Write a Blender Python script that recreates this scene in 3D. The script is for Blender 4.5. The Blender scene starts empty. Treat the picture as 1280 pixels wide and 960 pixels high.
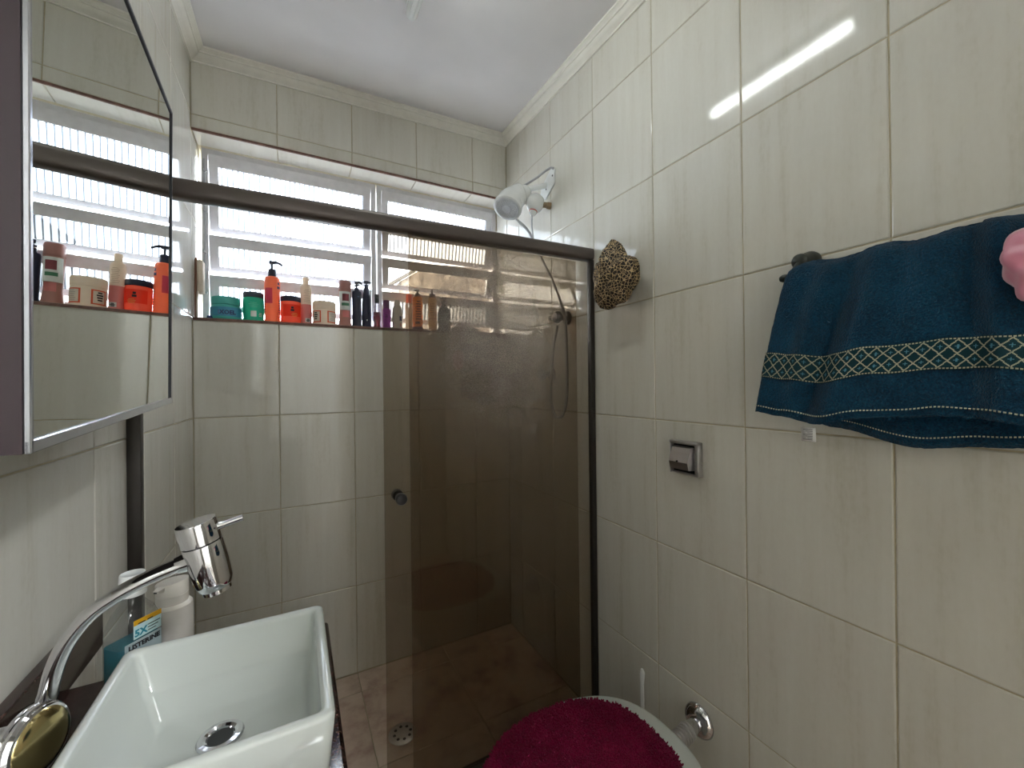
import bpy, bmesh, math, random
from mathutils import Vector, Matrix, noise
random.seed(7)
PI = math.pi
# ------------------------------------------------------------------ camera
# metres; origin at the camera (1.32 m above the shower floor), +Y to the window wall, +X to the right wall
F, YAW, PITCH, ROLL = 506.117, math.radians(28.0768), math.radians(0.1055), math.radians(-0.6314)
cy_, sy_, cp_, sp_ = math.cos(YAW), math.sin(YAW), math.cos(PITCH), math.sin(PITCH)
fw = Vector((sy_*cp_, cy_*cp_, sp_)); rt = Vector((cy_, -sy_, 0)); up = rt.cross(fw)
rt, up = rt*math.cos(ROLL)+up*math.sin(ROLL), -rt*math.sin(ROLL)+up*math.cos(ROLL)
cam = bpy.data.cameras.new('camera'); cam.sensor_width = 36; cam.lens = F*36/1280; cam.clip_start = .01
co = bpy.data.objects.new('camera', cam); bpy.context.collection.objects.link(co)
co.matrix_world = Matrix(((rt.x, up.x, -fw.x, 0), (rt.y, up.y, -fw.y, 0), (rt.z, up.z, -fw.z, 0), (0, 0, 0, 1)))
sc = bpy.context.scene; sc.camera = co
# ------------------------------------------------------------------ world, exposure
wd = bpy.data.worlds.new('overcast_sky'); sc.world = wd; wd.use_nodes = True
bg = wd.node_tree.nodes['Background']; bg.inputs[0].default_value = (.80, .89, 1, 1); bg.inputs[1].default_value = 6.5
sc.view_settings.view_transform = 'Standard'; sc.view_settings.look = 'None'
sc.view_settings.gamma = 1; sc.view_settings.use_curve_mapping = False
sc.view_settings.exposure = 2.15
LAMP = 9.5            # emission of the ceiling tube
HALL_FILL = 88.0            # emission of the globe lamp added in the unseen hallway as fill light
cy = sc.cycles
cy.max_bounces = 12; cy.diffuse_bounces = 5; cy.glossy_bounces = 5; cy.transmission_bounces = 8; cy.transparent_max_bounces = 24
cy.caustics_reflective = False; cy.caustics_refractive = False; cy.sample_clamp_indirect = 4
C = bpy.context.collection
XR, XL, YB = 1.039, -.3565, 1.991
Z0, TW, TH, G = 1.0813, .3, .4, .003
FL = -1.32; WT, WB = 1.02, .28        # floor, window head and sill
YW = 2.12; YF = -.55                  # window plane, wall behind the camera
def zcb(x, y): return 1.3185+.024*(x-1.04)+.045*(y-1.99)     # underside of the cornice (the ceiling is not quite level)

# ------------------------------------------------------------------ materials
def lin(c):
    if isinstance(c, str): c = [int(c[i:i+2], 16)/255 for i in (0, 2, 4)]
    return tuple((x/12.92 if x <= .04045 else ((x+.055)/1.055)**2.4) for x in c)+(1,)
class NT:
    def __init__(s, name):
        s.m = bpy.data.materials.new(name); s.m.use_nodes = True; s.t = s.m.node_tree; s.t.nodes.clear()
        s.out = s.n('ShaderNodeOutputMaterial')
    def n(s, typ, **k):
        nd = s.t.nodes.new(typ)
        for a, b in k.items(): setattr(nd, a, b)
        return nd
    def l(s, a, b): s.t.links.new(a, b)
    def set(s, nd, **k):
        for a, b in k.items(): nd.inputs[a.replace('_', ' ')].default_value = b
    def math(s, op, a, b=None, clamp=False):
        nd = s.n('ShaderNodeMath', operation=op, use_clamp=clamp)
        for i, v in enumerate((a, b)):
            if v is None: continue
            if isinstance(v, (int, float)): nd.inputs[i].default_value = v
            else: s.l(v, nd.inputs[i])
        return nd.outputs[0]
    def mix(s, f, a, b):
        nd = s.n('ShaderNodeMix', data_type='RGBA')
        for i, v in ((0, f), (6, a), (7, b)):
            if isinstance(v, (int, float, tuple)): nd.inputs[i].default_value = v
            else: s.l(v, nd.inputs[i])
        return nd.outputs[2]
    def ramp(s, f, stops):
        nd = s.n('ShaderNodeValToRGB'); e = nd.color_ramp.elements
        while len(e) < len(stops): e.new(.5)
        for i, (p, c) in enumerate(stops): e[i].position = p; e[i].color = c
        s.l(f, nd.inputs[0]); return nd.outputs[0]
    def noise(s, vec, scale, detail=3, rough=.5):
        nd = s.n('ShaderNodeTexNoise'); s.set(nd, Scale=scale, Detail=detail, Roughness=rough)
        if vec is not None: s.l(vec, nd.inputs['Vector'])
        return nd.outputs[0]
    def coord(s, which='Object', scale=None, rnd=False):
        o = s.n('ShaderNodeTexCoord').outputs[which]
        if rnd:
            oi = s.n('ShaderNodeObjectInfo'); sc_ = s.math('MULTIPLY', oi.outputs['Random'], 37.)
            ad = s.n('ShaderNodeVectorMath', operation='ADD'); s.l(o, ad.inputs[0]); s.l(sc_, ad.inputs[1]); o = ad.outputs[0]
        if scale:
            mp = s.n('ShaderNodeVectorMath', operation='MULTIPLY'); s.l(o, mp.inputs[0]); mp.inputs[1].default_value = scale; o = mp.outputs[0]
        return o
    def bsdf(s, col, rough=.5, metal=0, spec=.5, **k):
        b = s.n('ShaderNodeBsdfPrincipled')
        if isinstance(col, tuple): b.inputs['Base Color'].default_value = col
        else: s.l(col, b.inputs['Base Color'])
        if isinstance(rough, (int, float)): b.inputs['Roughness'].default_value = rough
        else: s.l(rough, b.inputs['Roughness'])
        b.inputs['Metallic'].default_value = metal; b.inputs['Specular IOR Level'].default_value = spec
        for a, v in k.items(): b.inputs[a.replace('_', ' ')].default_value = v
        return b
    def bump(s, b, h, strength=.3, dist=.001):
        nd = s.n('ShaderNodeBump'); nd.inputs['Strength'].default_value = strength; nd.inputs['Distance'].default_value = dist
        s.l(h, nd.inputs['Height']); s.l(nd.outputs[0], b.inputs['Normal'])
    def mixs(s, f, a, b):
        nd = s.n('ShaderNodeMixShader')
        if isinstance(f, (int, float)): nd.inputs[0].default_value = f
        else: s.l(f, nd.inputs[0])
        s.l(a.outputs[0], nd.inputs[1]); s.l(b.outputs[0], nd.inputs[2]); return nd
    def fres(s, ior):                  # thin sheet: the same reflectance from both sides
        b = s.n('ShaderNodeNewGeometry').outputs['Backfacing']; fr = s.n('ShaderNodeFresnel')
        s.l(s.math('ADD', s.math('MULTIPLY', b, 1/ior-ior), ior), fr.inputs[0]); return fr
    def end(s, b): s.l(b.outputs[0], s.out.inputs[0]); return s.m

def M_plain(name, col, rough=.4, metal=0, spec=.5, var=.06, vs=(30, 30, 30), bump=0, bscale=200, **k):
    t = NT(name); c = lin(col); o = t.coord('Object', vs)
    f = t.noise(o, 1.)
    d = tuple(x*(1-var*2) for x in c[:3])+(1,); l_ = tuple(min(1, x*(1+var*2)) for x in c[:3])+(1,)
    b = t.bsdf(t.ramp(f, [(.3, d), (.7, l_)]), rough, metal, spec, **k)
    if bump: t.bump(b, t.noise(t.coord(), bscale), bump)
    return t.end(b)
def M_plastic(name, col, rough=.3, trans=.35, var=.04):     # thin plastic that lets some light through
    t = NT(name); c = lin(col); f = t.noise(t.coord('Object', (20, 20, 20)), 1.)
    cc = t.ramp(f, [(.3, tuple(x*(1-var) for x in c[:3])+(1,)), (.7, tuple(min(1, x*(1+var)) for x in c[:3])+(1,))])
    b = t.bsdf(cc, rough); tr = t.n('ShaderNodeBsdfTranslucent'); t.l(cc, tr.inputs[0])
    return t.end(t.mixs(trans, b, tr))
def M_clear(name, tint, rough=0., spec=1.45, body=0., bodycol=(.8, .8, .8, 1)):   # thin glass or clear plastic
    t = NT(name); tr = t.n('ShaderNodeBsdfTransparent'); tr.inputs[0].default_value = tint
    gl = t.n('ShaderNodeBsdfGlossy'); gl.inputs['Roughness'].default_value = rough
    fr = t.fres(spec)
    base = tr
    if body:
        df = t.n('ShaderNodeBsdfTranslucent'); df.inputs[0].default_value = bodycol
        d2 = t.n('ShaderNodeBsdfDiffuse'); d2.inputs[0].default_value = bodycol
        base = t.mixs(body, tr, t.mixs(.5, df, d2))
    return t.end(t.mixs(fr.outputs[0], base, gl))

def M_tile():
    t = NT('cream_streaked_tile'); o = t.coord('Object', (34, 2.2, 1), rnd=True)
    f1 = t.noise(o, 1., 5, .6); f2 = t.noise(t.coord('Object', (9, 1.1, 1), rnd=True), 1., 3); f3 = t.noise(t.coord('Object', (120, 60, 1), rnd=True), 1., 3)
    f = t.math('ADD', t.math('MULTIPLY', f1, .5), t.math('ADD', t.math('MULTIPLY', f2, .35), t.math('MULTIPLY', f3, .15)))
    col = t.ramp(f, [(.34, lin('c2beb0')), (.46, lin('cecbc1')), (.62, lin('d3d1c8'))])
    b = t.bsdf(col, .075, spec=.5)
    t.bump(b, t.noise(t.coord('Object', (9, 9, 9), rnd=True), 1., 2), .35, .0006)
    return t.end(b)
def M_floor():
    t = NT('rosy_marbled_floor_tile'); o = t.coord('Object', (1, 1, 1), rnd=True)
    f = t.noise(o, 7, 6, .62); g = t.noise(o, 24, 5, .6)
    c = t.ramp(f, [(.35, lin('a98578')), (.5, lin('cdb8a8')), (.65, lin('dccabb'))])
    c = t.mix(t.math('MULTIPLY', g, .3), c, lin('d8c9b8'))
    return t.end(t.bsdf(c, .35))
def M_granite():
    t = NT('dark_brown_granite'); v = t.n('ShaderNodeTexVoronoi'); v.inputs['Scale'].default_value = 260; t.l(t.coord(), v.inputs['Vector'])
    f = t.noise(t.coord(), 60, 5, .6)
    c = t.ramp(t.math('ADD', t.math('MULTIPLY', v.outputs[0], .5), t.math('MULTIPLY', f, .6)), [(.3, lin('0c0809')), (.55, lin('2a1c1a')), (.8, lin('5a3e36'))])
    return t.end(t.bsdf(c, .12))
def M_bronze_glass(name, splash=None):
    t = NT(name); tr = t.n('ShaderNodeBsdfTransparent'); tr.inputs[0].default_value = (.76, .715, .655, 1)
    gl = t.n('ShaderNodeBsdfGlossy'); gl.inputs['Roughness'].default_value = .0
    fr = t.fres(1.42)
    base = tr
    if splash:
        df = t.n('ShaderNodeBsdfTranslucent'); df.inputs[0].default_value = (.75, .75, .78, 1); d2 = t.n('ShaderNodeBsdfDiffuse'); d2.inputs[0].default_value = (.75, .75, .78, 1)
        geo = t.n('ShaderNodeNewGeometry').outputs['Position']
        ds = t.n('ShaderNodeVectorMath', operation='SUBTRACT'); t.l(geo, ds.inputs[0]); ds.inputs[1].default_value = splash[0]
        mu = t.n('ShaderNodeVectorMath', operation='MULTIPLY'); t.l(ds.outputs[0], mu.inputs[0]); mu.inputs[1].default_value = splash[1]
        ln = t.n('ShaderNodeVectorMath', operation='LENGTH'); t.l(mu.outputs[0], ln.inputs[0])
        fall = t.math('SUBTRACT', 1., ln.outputs['Value'], True)
        dr = t.ramp(t.noise(geo, 420, 2, .6), [(.40, (.3,)*3+(1,)), (.66, (1, 1, 1, 1))])
        soft = t.noise(geo, 9, 3)
        h = t.math('MULTIPLY', t.math('MULTIPLY', fall, dr), t.math('MULTIPLY', soft, splash[2]), True)
        film = t.math('ADD', h, .006)
        base = t.mixs(film, tr, t.mixs(.5, df, d2))
    return t.end(t.mixs(fr.outputs[0], base, gl))
def M_flute():
    t = NT('fluted_window_glass'); x = t.n('ShaderNodeSeparateXYZ'); t.l(t.coord(), x.inputs[0])
    s = t.math('ADD', t.math('MULTIPLY', t.math('SINE', t.math('MULTIPLY', x.outputs[0], 2*PI/.02)), .5), .5)
    c = t.ramp(s, [(.02, (.03, .033, .038, 1)), (.25, (.165, .17, .175, 1)), (.6, (.36, .37, .38, 1))])  # dark rib lines put into the tint, in place of refraction shading
    tr = t.n('ShaderNodeBsdfTransparent'); t.l(c, tr.inputs[0])
    tl = t.n('ShaderNodeBsdfTranslucent'); t.l(c, tl.inputs[0])
    gl = t.n('ShaderNodeBsdfGlossy'); gl.inputs['Roughness'].default_value = .05
    fr = t.fres(1.45)
    return t.end(t.mixs(fr.outputs[0], t.mixs(.40, tr, tl), gl))
def M_terry(name, col, dark, sheen=.3):
    t = NT(name); o = t.coord(); f = t.noise(o, 300, 3, .7); g = t.noise(o, 22, 3)
    c = t.ramp(t.math('ADD', t.math('MULTIPLY', f, .7), t.math('MULTIPLY', g, .3)), [(.38, lin(dark)), (.62, lin(col))])
    b = t.bsdf(c, .95, spec=.1, Sheen_Weight=sheen, Sheen_Roughness=.5); t.bump(b, f, 1., .006); return t.end(b)
def M_band():      # woven lattice: cream diamonds with little crosses on dark teal, dashed borders; UV in metres
    t = NT('woven_lattice_band'); sp = t.n('ShaderNodeSeparateXYZ'); t.l(t.n('ShaderNodeTexCoord').outputs['UV'], sp.inputs[0])
    q = lambda s_: t.math('DIVIDE', t.math('ROUND', t.math('MULTIPLY', s_, 800.)), 800.)
    u, v = q(sp.outputs[0]), q(sp.outputs[1])
    un, vn = t.math('DIVIDE', u, .0207), t.math('SUBTRACT', t.math('DIVIDE', v, .025), .66)
    au, av = t.math('PINGPONG', un, .5), t.math('PINGPONG', vn, .5)
    a = t.math('LESS_THAN', t.math('ABSOLUTE', t.math('SUBTRACT', t.math('ADD', au, av), .5)), .055)
    cross = t.math('MAXIMUM', t.math('MULTIPLY', t.math('LESS_THAN', au, .15), t.math('LESS_THAN', av, .035)), t.math('MULTIPLY', t.math('LESS_THAN', au, .04), t.math('LESS_THAN', av, .14)))
    vv = sp.outputs[1]; inside = t.math('MULTIPLY', t.math('GREATER_THAN', vv, .004), t.math('LESS_THAN', vv, .054))
    edge = t.math('MAXIMUM', t.math('LESS_THAN', t.math('ABSOLUTE', t.math('SUBTRACT', vv, .0025)), .0012), t.math('LESS_THAN', t.math('ABSOLUTE', t.math('SUBTRACT', vv, .0555)), .0012))
    dash = t.math('LESS_THAN', t.math('FRACT', t.math('MULTIPLY', sp.outputs[0], 220.)), .65)
    ln = t.math('MAXIMUM', t.math('MULTIPLY', a, inside), t.math('MULTIPLY', edge, dash))
    c = t.mix(t.math('MULTIPLY', cross, inside), lin('16343c'), lin('4c8093'))
    c = t.mix(ln, c, lin('a9a68f'))
    b = t.bsdf(c, .85, spec=.1); t.bump(b, t.noise(t.coord(), 900), .3); return t.end(b)
def M_stitch():
    t = NT('hem_stitching'); sp = t.n('ShaderNodeSeparateXYZ'); t.l(t.n('ShaderNodeTexCoord').outputs['UV'], sp.inputs[0])
    d = t.math('LESS_THAN', t.math('FRACT', t.math('MULTIPLY', sp.outputs[0], 200.)), .6)
    return t.end(t.bsdf(t.mix(d, lin('123a52'), lin('b8b8a4')), .9, spec=.1))
def M_leopard():
    t = NT('leopard_print_fabric'); o = t.coord('Object')
    w = t.n('ShaderNodeVectorMath', operation='ADD'); t.l(o, w.inputs[0])
    nz = t.n('ShaderNodeTexNoise'); nz.inputs['Scale'].default_value = 45; t.l(o, nz.inputs['Vector'])
    m = t.n('ShaderNodeVectorMath', operation='MULTIPLY'); t.l(nz.outputs[1], m.inputs[0]); m.inputs[1].default_value = (.012,)*3; t.l(m.outputs[0], w.inputs[1])
    v = t.n('ShaderNodeTexVoronoi', feature='DISTANCE_TO_EDGE'); v.inputs['Scale'].default_value = 92; t.l(w.outputs[0], v.inputs['Vector'])
    v2 = t.n('ShaderNodeTexVoronoi'); v2.inputs['Scale'].default_value = 92; t.l(w.outputs[0], v2.inputs['Vector'])
    e = t.math('LESS_THAN', v.outputs[0], .062); cc = t.math('LESS_THAN', t.math('ADD', v2.outputs[0], t.math('MULTIPLY', t.noise(o, 60), .25)), .25)
    c = t.mix(e, lin('1a120b'), lin('bda47c')); c = t.mix(t.math('MULTIPLY', cc, .8), c, lin('7d5a38'))
    return t.end(t.bsdf(c, .5, spec=.4))
def M_facade():
    t = NT('weathered_facade'); f = t.noise(t.coord(), 7, 8, .8); g = t.noise(t.coord('Object', (9, 9, .6)), 1., 4)
    c = t.ramp(t.math('ADD', t.math('MULTIPLY', f, .7), t.math('MULTIPLY', g, .3)), [(.36, lin('1f1b18')), (.52, lin('5a5148')), (.66, lin('8f867a'))])
    return t.end(t.bsdf(c, .9))
def M_emit(name, col, s):
    t = NT(name); e = t.n('ShaderNodeEmission'); e.inputs[0].default_value = col; e.inputs[1].default_value = s; return t.end(e)

tileM, floorM, graniteM = M_tile(), M_floor(), M_granite()
groutM = M_plain('beige_grout', 'b3a98f', .9, bump=.3)
plasterM = M_plain('white_ceiling_plaster', 'd9d7d8', .9, var=.02, vs=(4, 4, 4), bump=.15, bscale=90)
corniceM = M_plain('plaster_cornice', 'dedbd2', .8, var=.02)
pvcM = M_plain('white_painted_aluminium', 'd3d1d4', .35, var=.03)
edgeM = M_plain('bare_tile_edge', '6d4d42', .6, var=.15, vs=(60, 20, 20))
sillM = M_plain('beige_stone_sill', 'b8a393', .4, var=.08)
fluteM = M_flute()
clearM = M_clear('clear_pane', (.96, .97, .97, 1))
steelM = M_plain('chrome', 'd8d8dc', .06, 1, var=.01)
satinM = M_plain('brushed_chrome', 'cfccce', .34, 1, var=.03, vs=(200, 8, 8))
bronzeM = M_plain('dark_bronze_anodised', '5a514d', .38, .35, var=.05, vs=(3, 60, 60))
blackM = M_plain('black_plastic', '17171a', .3)
ceramicM = M_plain('white_ceramic', 'c6cbc7', .07, var=.01, vs=(5, 5, 5))
whiteM = M_plain('white_plastic', 'dfe1e0', .25, var=.01)
greyM = M_plain('grey_plastic', 'a9abaf', .35)
woodM = M_plain('dark_wenge_laminate', '2f2529', .4, var=.12, vs=(50, 50, 2))
aluM = M_plain('polished_aluminium_trim', 'c9ccd6', .18, .9, var=.02)
mirrorM = M_plain('mirror_silver', 'e4e8e4', .0, 1, var=.0)
glassSlideM = M_bronze_glass('bronze_sliding_glass', ((.62, 1.282, .13), (3.0, 0, 2.2), 2.0))
glassFixM = M_bronze_glass('bronze_fixed_glass')

# ------------------------------------------------------------------ mesh helpers
class MB:
    def __init__(s): s.v, s.f, s.uv = [], [], {}
    def add(s, vs, fs, M=None):
        o = len(s.v); s.v += [tuple(M @ Vector(p)) if M is not None else tuple(p) for p in vs]
        s.f += [tuple(i+o for i in q) for q in fs]; return s
    def box(s, lo, hi, M=None):
        (a, b, c), (d, e, f) = lo, hi
        return s.add([(a, b, c), (d, b, c), (d, e, c), (a, e, c), (a, b, f), (d, b, f), (d, e, f), (a, e, f)],
                     [(0, 3, 2, 1), (4, 5, 6, 7), (0, 1, 5, 4), (1, 2, 6, 5), (2, 3, 7, 6), (3, 0, 4, 7)], M)
    def rbox(s, lo, hi, r=.004, seg=3, M=None):
        bm = bmesh.new(); bmesh.ops.create_cube(bm, size=1)
        for v in bm.verts: v.co = Vector([(lo[i]+hi[i])/2+v.co[i]*(hi[i]-lo[i]) for i in range(3)])
        bmesh.ops.bevel(bm, geom=bm.edges[:], offset=r, segments=seg, profile=.5, affect='EDGES')
        bm.verts.index_update(); s.add([v.co[:] for v in bm.verts], [[v.index for v in f.verts] for f in bm.faces], M); bm.free(); return s
    def prism(s, poly, z0, z1, M=None):
        n = len(poly)
        return s.add([(x, y, z0) for x, y in poly]+[(x, y, z1) for x, y in poly],
                     [tuple(range(n))[::-1], tuple(range(n, 2*n))]+[(i, (i+1) % n, n+(i+1) % n, n+i) for i in range(n)], M)
    def lathe(s, prof, seg=24, M=None, a0=0, a1=2*PI, sx=1., sy=1.):
        full = abs(a1-a0-2*PI) < 1e-6; k = seg if full else seg+1; vs, fs = [], []
        for r, z in prof:
            for j in range(k):
                a = a0+(a1-a0)*j/seg; vs.append((r*math.cos(a)*sx, r*math.sin(a)*sy, z))
        for i in range(len(prof)-1):
            for j in range(seg):
                j2 = (j+1) % k if full else j+1; fs.append((i*k+j, i*k+j2, (i+1)*k+j2, (i+1)*k+j))
        if full:
            if prof[0][0] > 1e-5: fs.append(tuple(range(k))[::-1])
            if prof[-1][0] > 1e-5: fs.append(tuple((len(prof)-1)*k+j for j in range(k)))
        return s.add(vs, fs, M)
    def tube(s, pts, r, seg=10, M=None, closed=False, flat=1.):
        pts = [Vector(p) for p in pts]; n = len(pts); rs = r if isinstance(r, (list, tuple)) else [r]*n
        vs, fs = [], []; pn = None
        for i, p in enumerate(pts):
            d = (pts[(i+1) % n]-pts[i-1]) if closed else (pts[min(i+1, n-1)]-pts[max(i-1, 0)])
            d.normalize()
            if pn is None:
                a = Vector((0, 0, 1)) if abs(d.z) < .9 else Vector((1, 0, 0)); pn = (a-d*a.dot(d)).normalized()
            else: pn = (pn-d*pn.dot(d)).normalized()
            b = d.cross(pn)
            for j in range(seg):
                t = 2*PI*j/seg; vs.append(p+(pn*math.cos(t)*flat+b*math.sin(t))*rs[i])
        for i in range(n if closed else n-1):
            i2 = (i+1) % n
            for j in range(seg): fs.append((i*seg+j, i*seg+(j+1) % seg, i2*seg+(j+1) % seg, i2*seg+j))
        if not closed: fs += [tuple(range(seg))[::-1], tuple((n-1)*seg+j for j in range(seg))]
        return s.add(vs, fs, M)
    def ball(s, c, r, seg=20, rings=12, M=None):
        r = (r,)*3 if isinstance(r, (int, float)) else r
        prof = [(math.sin(PI*i/rings), -math.cos(PI*i/rings)) for i in range(rings+1)]
        T = Matrix.Translation(c) @ Matrix.Diagonal((*r, 1)); return s.lathe(prof, seg, (M @ T) if M is not None else T)
    def sheet(s, P, uvs=None):          # P[i][j] grid
        n, m = len(P), len(P[0]); o = len(s.v); s.v += [tuple(p) for row in P for p in row]
        for i in range(n-1):
            for j in range(m-1):
                s.f.append((o+i*m+j, o+i*m+j+1, o+(i+1)*m+j+1, o+(i+1)*m+j))
        if uvs:
            for i in range(n):
                for j in range(m): s.uv[o+i*m+j] = uvs[i][j]
        return s
def curve(P, n=8):
    P = [Vector(p) for p in P]; out = []
    for i in range(len(P)-1):
        a, b, c, d = P[max(i-1, 0)], P[i], P[i+1], P[min(i+2, len(P)-1)]
        for k in range(n):
            t = k/n; out.append(.5*((2*b)+(c-a)*t+(2*a-5*b+4*c-d)*t*t+(3*b-a-3*c+d)*t**3))
    return out+[P[-1]]
def axisM(o, d, x=None):               # matrix whose local z runs along d, origin o
    z = Vector(d).normalized(); x = Vector(x) if x else (Vector((0, 0, 1)) if abs(z.z) < .9 else Vector((1, 0, 0)))
    y = z.cross(x).normalized(); x = y.cross(z)
    return Matrix(((x.x, y.x, z.x, o[0]), (x.y, y.y, z.y, o[1]), (x.z, y.z, z.z, o[2]), (0, 0, 0, 1)))
def obj(name, mb, mat, parent=None, local=False, sharp=35, loc=None):
    me = bpy.data.meshes.new(name); vs = mb.v
    if parent is not None and not local:
        I = parent.matrix_basis.inverted()
        if parent.parent is not None: I = I @ parent.parent.matrix_basis.inverted()
        vs = [tuple(I @ Vector(p)) for p in vs]
    if loc is not None: vs = [tuple(Vector(p)-Vector(loc)) for p in vs]
    me.from_pydata(vs, [], mb.f); me.update()
    bm = bmesh.new(); bm.from_mesh(me); bmesh.ops.recalc_face_normals(bm, faces=bm.faces); bm.to_mesh(me); bm.free()
    if mb.uv:
        ul = me.uv_layers.new(name='UVMap')
        for lp in me.loops: ul.data[lp.index].uv = mb.uv.get(lp.vertex_index, (0, 0))
    me.polygons.foreach_set('use_smooth', [True]*len(me.polygons))
    if sharp < 180: me.set_sharp_from_angle(angle=math.radians(sharp))
    me.materials.append(mat)
    o = bpy.data.objects.new(name, me); C.objects.link(o)
    if parent is not None: o.parent = parent
    if loc is not None: o.location = loc
    return o
def tag(o, label, cat, group=None):
    o['label'] = label; o['category'] = cat
    if group: o['group'] = group
    return o
def thing(name, label, cat, loc=(0, 0, 0), rz=0, group=None):
    o = bpy.data.objects.new(name, None); C.objects.link(o); o.empty_display_size = .05
    o.matrix_basis = Matrix.Translation(loc) @ Matrix.Rotation(rz, 4, 'Z')
    return tag(o, label, cat, group)
def struct(name, mb, mat): o = obj(name, mb, mat); o['kind'] = 'structure'; return o
def text_mb(s, size, M, depth=.0004):
    cu = bpy.data.curves.new('t', 'FONT'); cu.body = s; cu.size = size; cu.extrude = depth; cu.align_x = 'CENTER'; cu.resolution_u = 2; cu.offset = size*.035
    o = bpy.data.objects.new('t', cu); C.objects.link(o); bpy.context.view_layer.update()
    me = bpy.data.meshes.new_from_object(o.evaluated_get(bpy.context.evaluated_depsgraph_get()))
    mb = MB().add([v.co[:] for v in me.vertices], [tuple(p.vertices) for p in me.polygons], M)
    bpy.data.objects.remove(o); bpy.data.curves.remove(cu); bpy.data.meshes.remove(me); return mb

# ------------------------------------------------------------------ room shell
def basis(o, u, v, n): return Matrix(((u[0], v[0], n[0], o[0]), (u[1], v[1], n[1], o[1]), (u[2], v[2], n[2], o[2]), (0, 0, 0, 1)))
_tm = {}
def tile_mesh(w, h, mat):
    k = (round(w, 4), round(h, 4), mat.name)
    if k in _tm: return _tm[k]
    a, b, e = w/2, h/2, .0026; mb = MB()
    R = lambda d, z: [(-a+d, -b+d, z), (a-d, -b+d, z), (a-d, b-d, z), (-a+d, b-d, z)]
    vs = R(e, 0)+R(.0006, -.0009)+R(0, -.0022)+R(0, -.006)
    fs = [(0, 1, 2, 3)]+[(4*k_+4+i, 4*k_+4+(i+1) % 4, 4*k_+(i+1) % 4, 4*k_+i) for k_ in range(3) for i in range(4)]
    me = bpy.data.meshes.new('tile'); me.from_pydata(vs, [], fs); me.update()
    me.materials.append(mat)
    _tm[k] = me; return me
def lay(parent, M, us, vs, mat=tileM, keep=None, tilt=.03):
    for i in range(len(us)-1):
        for j in range(len(vs)-1):
            u0, u1, v0, v1 = us[i], us[i+1], vs[j], vs[j+1]
            if keep:
                c = keep(u0, u1, v0, v1)
                if c is None: continue
                u0, u1, v0, v1 = c
            w, h = u1-u0-G, v1-v0-G
            if w < .006 or h < .006: continue
            o = bpy.data.objects.new('tile', tile_mesh(w, h, mat)); C.objects.link(o); o.parent = parent
            o.matrix_basis = M @ Matrix.Translation(((u0+u1)/2, (v0+v1)/2, 0)) @ Matrix.Rotation(math.radians(random.uniform(-tilt, tilt)), 4, 'X') @ Matrix.Rotation(math.radians(random.uniform(-tilt, tilt)), 4, 'Y')
def cuts(a, b, first, step):
    k = math.ceil((a-first)/step+1e-6); r = [a]
    while first+k*step < b-1e-6: r.append(first+k*step); k += 1
    return r+[b]
ZT = 1.335; S_ = .0022
rows = cuts(FL, ZT, Z0, TH)
# side walls run on past the window wall to close the window recess
wr = struct('wall_right', MB().box((XR+S_, YF-.1, FL-.1), (XR+.14, 2.24, 1.42)), groutM)
wl = struct('wall_left', MB().box((XL-.14, YF-.1, FL-.1), (XL-S_, 2.24, 1.42)), groutM)
MRW = basis((XR, 0, 0), (0, -1, 0), (0, 0, 1), (-1, 0, 0)); MLW = basis((XL, 0, 0), (0, 1, 0), (0, 0, 1), (1, 0, 0))
lay(wr, MRW, cuts(-YB, -YF, -1.5515, TW), rows); lay(wl, MLW, cuts(YF, YB, 1.107, TW), rows)
rec = [WB+.001, Z0-TH, WT]
lay(wr, MRW, [-YW+.001, -YB], rec); lay(wl, MLW, [YB, YW-.001], rec)
wb = MB().box((XL-S_, YB+S_, FL-.1), (XR+S_, 2.24, WB-.016)).box((XL-S_, YB+S_, WT+.008), (XR+S_, 2.24, 1.42))
wb = struct('wall_back', wb, groutM)
MBW = basis((0, YB, 0), (1, 0, 0), (0, 0, 1), (0, -1, 0)); cols = cuts(XL, XR, -.0624, TW)
def keepb(u0, u1, v0, v1):
    if v1 <= WB: return u0, u1, v0, v1
    if v0 < WB: return u0, u1, v0, WB-.010
    if v0 >= WT: return u0, u1, v0, v1
    if v1 > WT: return u0, u1, WT+.008, v1
lay(wb, MBW, cols, rows, keep=keepb)
lay(wb, basis((0, 0, WT+.003), (-1, 0, 0), (0, 1, 0), (0, 0, -1)), [-c for c in cols][::-1], [YB+.006, YW-.002])     # tiled underside of the recess
wf = struct('wall_front', MB().box((XL-S_, YF-.1, FL-.1), (-.22, YF-S_, 1.42)).box((.52, YF-.1, FL-.1), (XR+S_, YF-S_, 1.42)).box((-.22, YF-.1, .80), (.52, YF-S_, 1.42)), groutM)
def keepf(u0, u1, v0, v1):
    if v0 >= .80 or u1 <= -.52 or u0 >= .22: return u0, u1, v0, v1
    if v1 > .81: return u0, u1, .81, v1
lay(wf, basis((0, YF, 0), (-1, 0, 0), (0, 0, 1), (0, 1, 0)), sorted(set(cuts(-XR, -XL, -.52, TW)+[.22])), rows, keep=keepf)
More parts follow.
